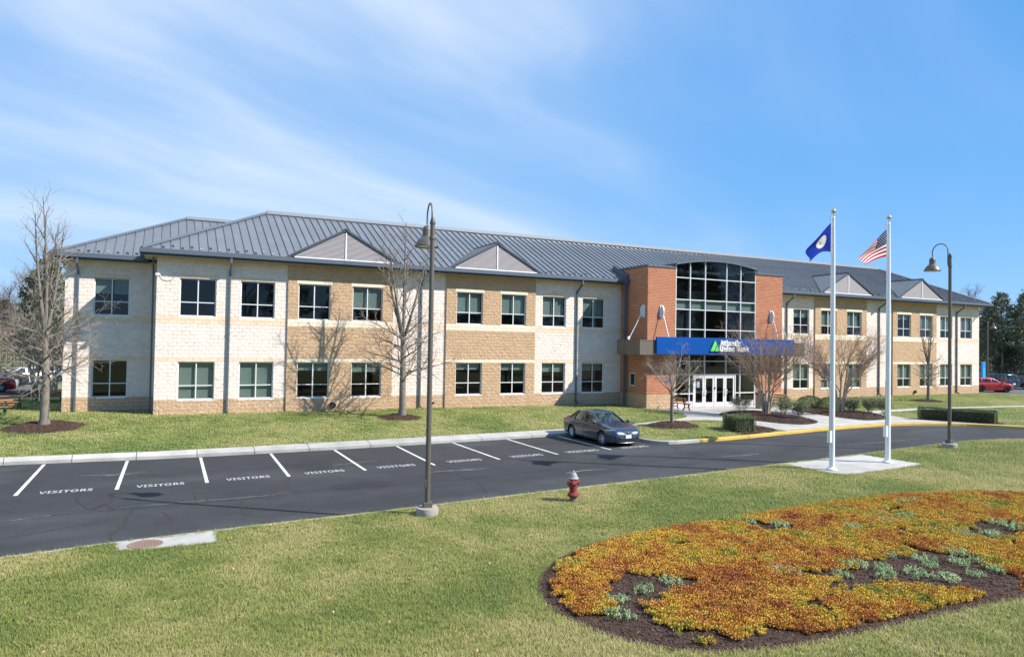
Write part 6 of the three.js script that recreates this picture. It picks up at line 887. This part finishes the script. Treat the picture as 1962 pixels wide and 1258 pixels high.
function roundBush(x, z, rx, ry, rz, label, seed, hues, group) { const r = makeRandom(seed), leaf = new TB(), stem = new TB(); for (let k = 0; k < 5200; k++) { const u = r() * 2 - 1, a = r() * 6.283, s = Math.sqrt(1 - u * u), k2 = (0.78 + 0.24 * Math.pow(r(), 0.6)) * (1 + 0.16 * (fbm(a * 2.2, u * 3, 3, seed) - 0.5)); const y = ry * (u * k2 * 0.95 + 0.93); if (y < 0.02) continue; const hue = hues[Math.floor(r() * hues.length)], m = 0.75 + 0.55 * r(); leaf.leaf(rx * s * Math.cos(a) * k2, y, rz * s * Math.sin(a) * k2, 0.032, r, [hue[0] * m, hue[1] * m, hue[2] * m]); } for (let k = 0; k < 14; k++) limb(stem, V3(0, -0.05, 0), tilt(V3(0, 1, 0), 0.7 * r(), k * 2.4), ry * 1.3, 0.016, 0.006, 5, r, 0.15, 0, 4); const g = base('round_bush', [x, lawnY(x, z) + 0.1, z]); tag(g, label, 'bush', group); mesh('foliage', leaf.geometry(), M.leaf, g); mesh('stems', stem.geometry(), M.twig, g); }
roundBush(39.75, -34.5, 0.85, 0.46, 0.75, 'rounded dark green bush by the brick pier beside the half-hidden bench', 611, darkHues);
roundBush(39.9, -32.9, 0.95, 0.48, 0.85, 'rounded dark green bush next to the stems before the far wing', 613, darkHues);

// ================================================================ flower bed: rusty stonecrop carpet, grey-green clumps, bark chips
const inBed = (x, z) => inside(bedPoly, x, z);
const gaps = [[[7.41, -11.3], [8.35, -11.71], [9.16, -11.25], [9.62, -10.83], [9.2, -10.53], [8.2, -10.48], [7.78, -10.18], [7.6, -9.71], [7.53, -9.23], [7.62, -8.83], [8.27, -8.48], [8.8, -8.57], [9.21, -8.51], [9.5, -8.14], [10.29, -7.99], [11.15, -8.05], [11.66, -7.93], [12.67, -7.86], [13.29, -8.03], [14, -7.98], [15.16, -8.04], [14, -7.1], [11.9, -7.3], [9.45, -7.4], [7.7, -7.9], [6.6, -8.6], [6, -10.27], [6.51, -10.58], [6.83, -10.25], [7.33, -10.89]], [[13.34, -13.64], [13.83, -13.86], [14.46, -12.89], [14.13, -12.52], [13.1, -12.61], [13.09, -13.12]], [[13.26, -10.18], [14.17, -10.24], [15.45, -9.91], [16.07, -9.49], [15.28, -8.66], [15.6, -8.0], [14.04, -7.6], [13.47, -8.24], [12.48, -9.01], [11.41, -9.08], [11.26, -9.3], [11.87, -9.69], [11.29, -10.06], [11.66, -10.39], [12.34, -10.07]], [[17.32, -10.6], [19.02, -11.1], [20.02, -10.62], [18.48, -9.8], [17.33, -9.88]], [[6.0, -11.91], [7.15, -12.7], [7.35, -12.46], [6.89, -12.08], [6.63, -11.67], [6.71, -11.19], [6.48, -10.89], [6.53, -10.52], [6, -10.27], [6, -11.4]]];
const bedHeight = mulchHeights[mulchHeights.length - 1][1];
const covered = (x, z) => { const wx = x + 0.36 * (fbm(x * 2.1, z * 2.1, 3, 7) - 0.5), wz = z + 0.36 * (fbm(x * 2.1 + 31, z * 2.1, 3, 9) - 0.5); if (edgeDistance(bedPoly, x, z) < 0.14 + 0.12 * fbm(x, z, 2, 3)) return false; for (const g of gaps) if (inside(g, wx, wz)) { const d = edgeDistance(g, wx, wz); if (d > 0.2 || fbm(x * 7, z * 7, 2, 21) > 0.25 + 1.6 * (0.2 - d)) return false; } return fbm(x * 1.25 + 4, z * 1.25, 3, 55) < 0.76; };
const sprig = (() => { const t = new TB(), r = makeRandom(701); for (let k = 0; k < 9; k++) { const a = k * 2.4, q = 0.006 * k, x = q * Math.cos(a), z = q * Math.sin(a), h = 0.035 + 0.03 * r(); for (let j = 0; j < 6; j++) t.leaf(x + (r() - 0.5) * 0.016, h * (0.45 + 0.55 * (j / 5)) , z + (r() - 0.5) * 0.016, 0.015, r, null, 1.35); } return t.geometry(); })();
const nearView = (x, z) => { const d = Math.hypot(x, z), a = Math.atan2(x, -z); return d > 8.6 && a > -0.22 && a < 1.14; };
function scatter(name, geometry, material, spots, label, category, parentKind = 'stuff') {       // spots: [x, y, z, turn, scale, [r, g, b], tall]
  const m = new THREE.InstancedMesh(geometry, material, spots.length), q = new THREE.Quaternion(), up = V3(0, 1, 0), M4 = new THREE.Matrix4(), c = new THREE.Color();
  spots.forEach(([x, y, z, a, s, col, tall = 1], i) => { M4.compose(V3(x, y, z), q.setFromAxisAngle(up, a), V3(s, s * tall, s)); m.setMatrixAt(i, M4); m.setColorAt(i, c.setRGB(...col)); });
  m.name = numbered(name); tag(m, label, category, null, parentKind); lit(m); scene.add(m); return m;
}
{
  const r = makeRandom(711), spots = [];
  for (let k = 0; k < 100000; k++) { const x = 6 + 19.6 * r(), z = -14.8 + 7.9 * r(); if (!inBed(x, z) || !nearView(x, z) || !covered(x, z) || r() > 0.45 + 0.6 * smooth(0.36, 0.56, fbm(x * 4.5, z * 4.5, 2, 97)) * smooth(0, 0.5, edgeDistance(bedPoly, x, z))) continue; if (spots.length > 44000) break;
    const n = fbm(x * 0.85, z * 0.85, 3, 61), m = fbm(x * 3.6, z * 3.6, 3, 67), hue = n * 0.75 + m * 0.6 - 0.17 + 0.16 * (r() - 0.5), mound = 0.06 * fbm(x * 2.6, z * 2.6, 2, 69), rust = [0.38, 0.125, 0.030], orange = [0.53, 0.25, 0.036], gold = [0.58, 0.39, 0.045], olive = [0.30, 0.29, 0.045];
    const mix = (a, b, t) => a.map((v, i) => lerp(v, b[i], clamp(t, 0, 1))); let c = hue < 0.45 ? mix(rust, orange, (hue - 0.22) / 0.2) : mix(orange, gold, (hue - 0.43) / 0.15); if (hue > 0.66) c = mix(gold, olive, (hue - 0.66) / 0.12); const w = 0.75 + 0.5 * r(); spots.push([x, bedHeight(x, z) - 0.008 + mound * 0.6, z, r() * 6.28, 0.85 + 0.6 * r(), c.map((v) => v * w), 0.9 + 0.6 * r()]); }
  scatter('stonecrop_carpet', sprig, M.sedum, spots, 'carpet of orange, rust and gold stonecrop filling the oval bed', 'ground cover');
  const chipG = new THREE.BoxGeometry(0.05, 0.008, 0.016), chips = [], rc = makeRandom(721); chipG.rotateZ(0.25);
  mulchHeights.forEach(([poly, h], i) => { let x0 = 1e9, x1 = -1e9, z0 = 1e9, z1 = -1e9; for (const [x, z] of poly) { x0 = Math.min(x0, x); x1 = Math.max(x1, x); z0 = Math.min(z0, z); z1 = Math.max(z1, z); } const bed = i === mulchHeights.length - 1, n = (x1 - x0) * (z1 - z0) * (bed ? 300 : 110); for (let k = 0; k < n; k++) { const x = lerp(x0, x1, rc()), z = lerp(z0, z1, rc()); if (!inside(poly, x, z) || (bed && (!nearView(x, z) || (covered(x, z) && rc() < 0.8)))) continue; const w = 0.4 + 1.1 * rc() * rc(); chips.push([x, h(x, z) + 0.004, z, rc() * 6.28, bed ? 0.7 + 0.8 * rc() : 1.2 + rc(), [0.125 * w, 0.068 * w, 0.044 * w], 1]); } });
  scatter('bark_chips', chipG, M.chip, chips, 'dark brown bark chips strewn over the mulch beds', 'mulch');
}
{ // grey-green clumps among the stonecrop
  const at = [[7.39, -10.59], [7.04, -10], [8.08, -10.74], [8.84, -10.89], [11.3, -10.39], [13.42, -13.72], [14, -13.06], [16.81, -12.15], [17.27, -12.63], [15.42, -12.06], [20.67, -11.83], [19.24, -10.72], [17.28, -10.47], [17.87, -10.19], [14.26, -10.16], [12.95, -10.06], [12.16, -9.74], [14.62, -9.71], [14.3, -9.35], [14.98, -9.16], [15.5, -9.1], [14.56, -8.59], [12.88, -9.3], [13.58, -9.13], [15.66, -9.69], [15.23, -8.58], [19.08, -10.26], [19.68, -13.32], [19.1, -13.24], [17.6, -12.2], [13.2, -9.6], [13.9, -8.75]];
  const r = makeRandom(731), shapes = [0, 1, 2].map((v) => { const q = makeRandom(740 + v), t = new TB(); for (let k = 0; k < 30; k++) { const a = k * 2.4 + q(), d = 0.25 * Math.sqrt(q()), x = d * Math.cos(a) * 1.15, z = d * Math.sin(a) * 0.85, h = 0.07 + 0.05 * q(); for (let j = 0; j < 12; j++) { const w = 0.85 + 0.4 * q(); t.leaf(x + (q() - 0.5) * 0.05, h * (0.35 + 0.65 * q()), z + (q() - 0.5) * 0.05, 0.028, q, [0.36 * w, 0.46 * w, 0.22 * w], 1.25); } } return t.geometry(); });
  const names = ['at the tip of the oval bed', 'among bark chips', 'set into the orange carpet'];
  at.forEach(([x, z], i) => { const g = base('stonecrop_clump', [x, bedHeight(x, z), z], r() * 6.28), s = 0.7 + 0.5 * r(); g.scale.set(s * 0.95, 1.0 + 0.3 * r(), s * 0.95); const bare = !covered(x, z); tag(g, bare ? 'grey-green stonecrop clump in bare mulch of the oval bed' : 'grey-green stonecrop clump set into the orange carpet', 'plant', bare ? 'grey-green clumps in bare mulch' : 'grey-green clumps in the orange carpet'); mesh('leaves', shapes[i % 3], M.leaf, g); });
}
// ================================================================ grass
{
  const blade = (n, h, spread, seed, w0) => { const t = new TB(), r = makeRandom(seed); for (let k = 0; k < n; k++) { const a = r() * 6.283, d = spread * Math.sqrt(r()), x = d * Math.cos(a), z = d * Math.sin(a), b = r() * 6.283, lean = 0.25 + 0.75 * r(), hh = h * (0.6 + 0.6 * r()), w = w0 * (0.7 + 0.6 * r()), tx = Math.cos(b) * lean * hh, tz = Math.sin(b) * lean * hh, px = -Math.sin(b) * w, pz = Math.cos(b) * w, f = t.count, nx = -Math.cos(b) * 0.35, nz = -Math.sin(b) * 0.35; t.vert(x - px, 0, z - pz, nx, 0.93, nz); t.vert(x + px, 0, z + pz, nx, 0.93, nz); t.vert(x + tx * 0.45 + px * 0.7, hh * 0.62, z + tz * 0.45 + pz * 0.7, nx, 0.93, nz); t.vert(x + tx * 0.45 - px * 0.7, hh * 0.62, z + tz * 0.45 - pz * 0.7, nx, 0.93, nz); t.vert(x + tx, hh, z + tz, nx, 0.93, nz); { const e1x = 2 * px, e1z = 2 * pz, e2x = tx * 0.45, e2y = hh * 0.62, e2z = tz * 0.45, gy = e1z * e2x - e1x * e2z; gy >= 0 ? t.i.push(f, f + 1, f + 2, f, f + 2, f + 3, f + 3, f + 2, f + 4) : t.i.push(f, f + 2, f + 1, f, f + 3, f + 2, f + 3, f + 4, f + 2); } } return t.geometry(); };
  const nearTuft = blade(12, 0.058, 0.06, 801, 0.0036), farTuft = blade(12, 0.062, 0.10, 803, 0.0065);
  const grassColor = (x, z, r) => { const k = clamp(grassTint(x, z) + 0.6 * (r() - 0.5), 0, 1), w = 0.8 + 0.45 * r(); const g = [0.18, 0.235, 0.038], m = [0.305, 0.32, 0.07], s = [0.46, 0.41, 0.165]; const c = k < 0.5 ? g.map((v, i) => lerp(v, m[i], k / 0.5)) : m.map((v, i) => lerp(v, s[i], (k - 0.5) / 0.5)); return c.map((v) => v * w); };
  const r = makeRandom(811), near = [], far = [], nearLawn = [...nearBack, [44, 60], [-150, 60], [-150, -10]], blocked = [bedPoly, padPoly, inletPoly];
  const kerbZ = (x) => { let best = -19; for (let i = 1; i < nearBack.length; i++) if (nearBack[i][0] >= x && nearBack[i - 1][0] <= x) { best = lerp(nearBack[i - 1][1], nearBack[i][1], (x - nearBack[i - 1][0]) / (nearBack[i][0] - nearBack[i - 1][0])); break; } return best; };
  while (near.length < 175000) { const d = Math.sqrt(lerp(8.8 ** 2, 44 ** 2, Math.pow(r(), 1.55))), a = lerp(-0.215, 1.13, r()), x = d * Math.sin(a), z = -d * Math.cos(a); if (x > 37.5 || z < kerbZ(x) + 0.02 || blocked.some((p) => inside(p, x, z) && edgeDistance(p, x, z) > 0.05 * r())) continue; if (Math.hypot(x - 6.44, z + 18.23) < 0.31 || Math.hypot(x - 31.05, z + 19.45) < 0.31 || Math.hypot(x - 10.84, z + 17.89) < 0.1) continue; near.push([x, roadY(x) + 0.135, z, r() * 6.28, (0.75 + 0.5 * r()) * (1 + 0.012 * Math.max(0, d - 12)), grassColor(x, z, r), 0.8 + 0.5 * r()]); }
  scatter('grass', nearTuft, M.grass, near, 'short patchy green and straw coloured grass of the foreground lawn', 'grass');
  const backPolys = [plazaPoly, ...mulchPolys]; let tries = 0;
  while (far.length < 95000 && tries++ < 700000) { const x = lerp(-9, 78, Math.pow(r(), 0.9)), z = lerp(-53, -22.4, r()); if (z > -31.2 && x < 20.4) continue; const kerbIn = (z > -31.6 && (inside(roadPoly, x, z) || edgeDistance(roadPoly, x, z) < 0.2)); if (kerbIn || (x < 20.4 && z > lerp(-33.75, -32.15, smooth(-40, 20, x)) - 0.05)) continue; if ((z < -41.35 && x > -0.65 && x < 71) || (z < -44.2 && x > -5.1 && x < 71) || (x > 28.85 && x < 41.35 && z < -38.4)) continue; if (x > 71.4 && z < -38.6) continue; if (backPolys.some((p) => inside(p, x, z))) continue; far.push([x, lawnY(x, z) - 0.012, z, r() * 6.28, 0.9 + 0.6 * r(), grassColor(x, z, r).map((v, i) => v * [0.92, 1.0, 0.9][i]), 0.8 + 0.4 * r()]); }
  scatter('grass', farTuft, M.grass, far, 'short green grass of the lawn below the building', 'grass');
  const leafG = (() => { const t = new TB(), q = makeRandom(821); for (let k = 0; k < 3; k++) t.leaf(0, 0.045 + 0.01 * k, 0, 0.04, q, null, 1.5); return t.geometry(); })(), fallen = [];
  for (let k = 0; k < 170; k++) { const d = 9 + 16 * r(), a = lerp(-0.2, 1.1, r()), x = d * Math.sin(a), z = -d * Math.cos(a); if (z < kerbZ(x) + 0.3 || inside(padPoly, x, z)) continue; const w = 0.6 + 0.8 * r(); fallen.push([x, roadY(x) + 0.15, z, r() * 6.28, 0.6 + 0.8 * r(), [0.36 * w, 0.22 * w, 0.13 * w], 1]); }
  scatter('fallen_leaves', leafG, M.chip, fallen, 'scattered dry brown leaves on the foreground lawn', 'leaves');
}
renderer.render(scene, camera);
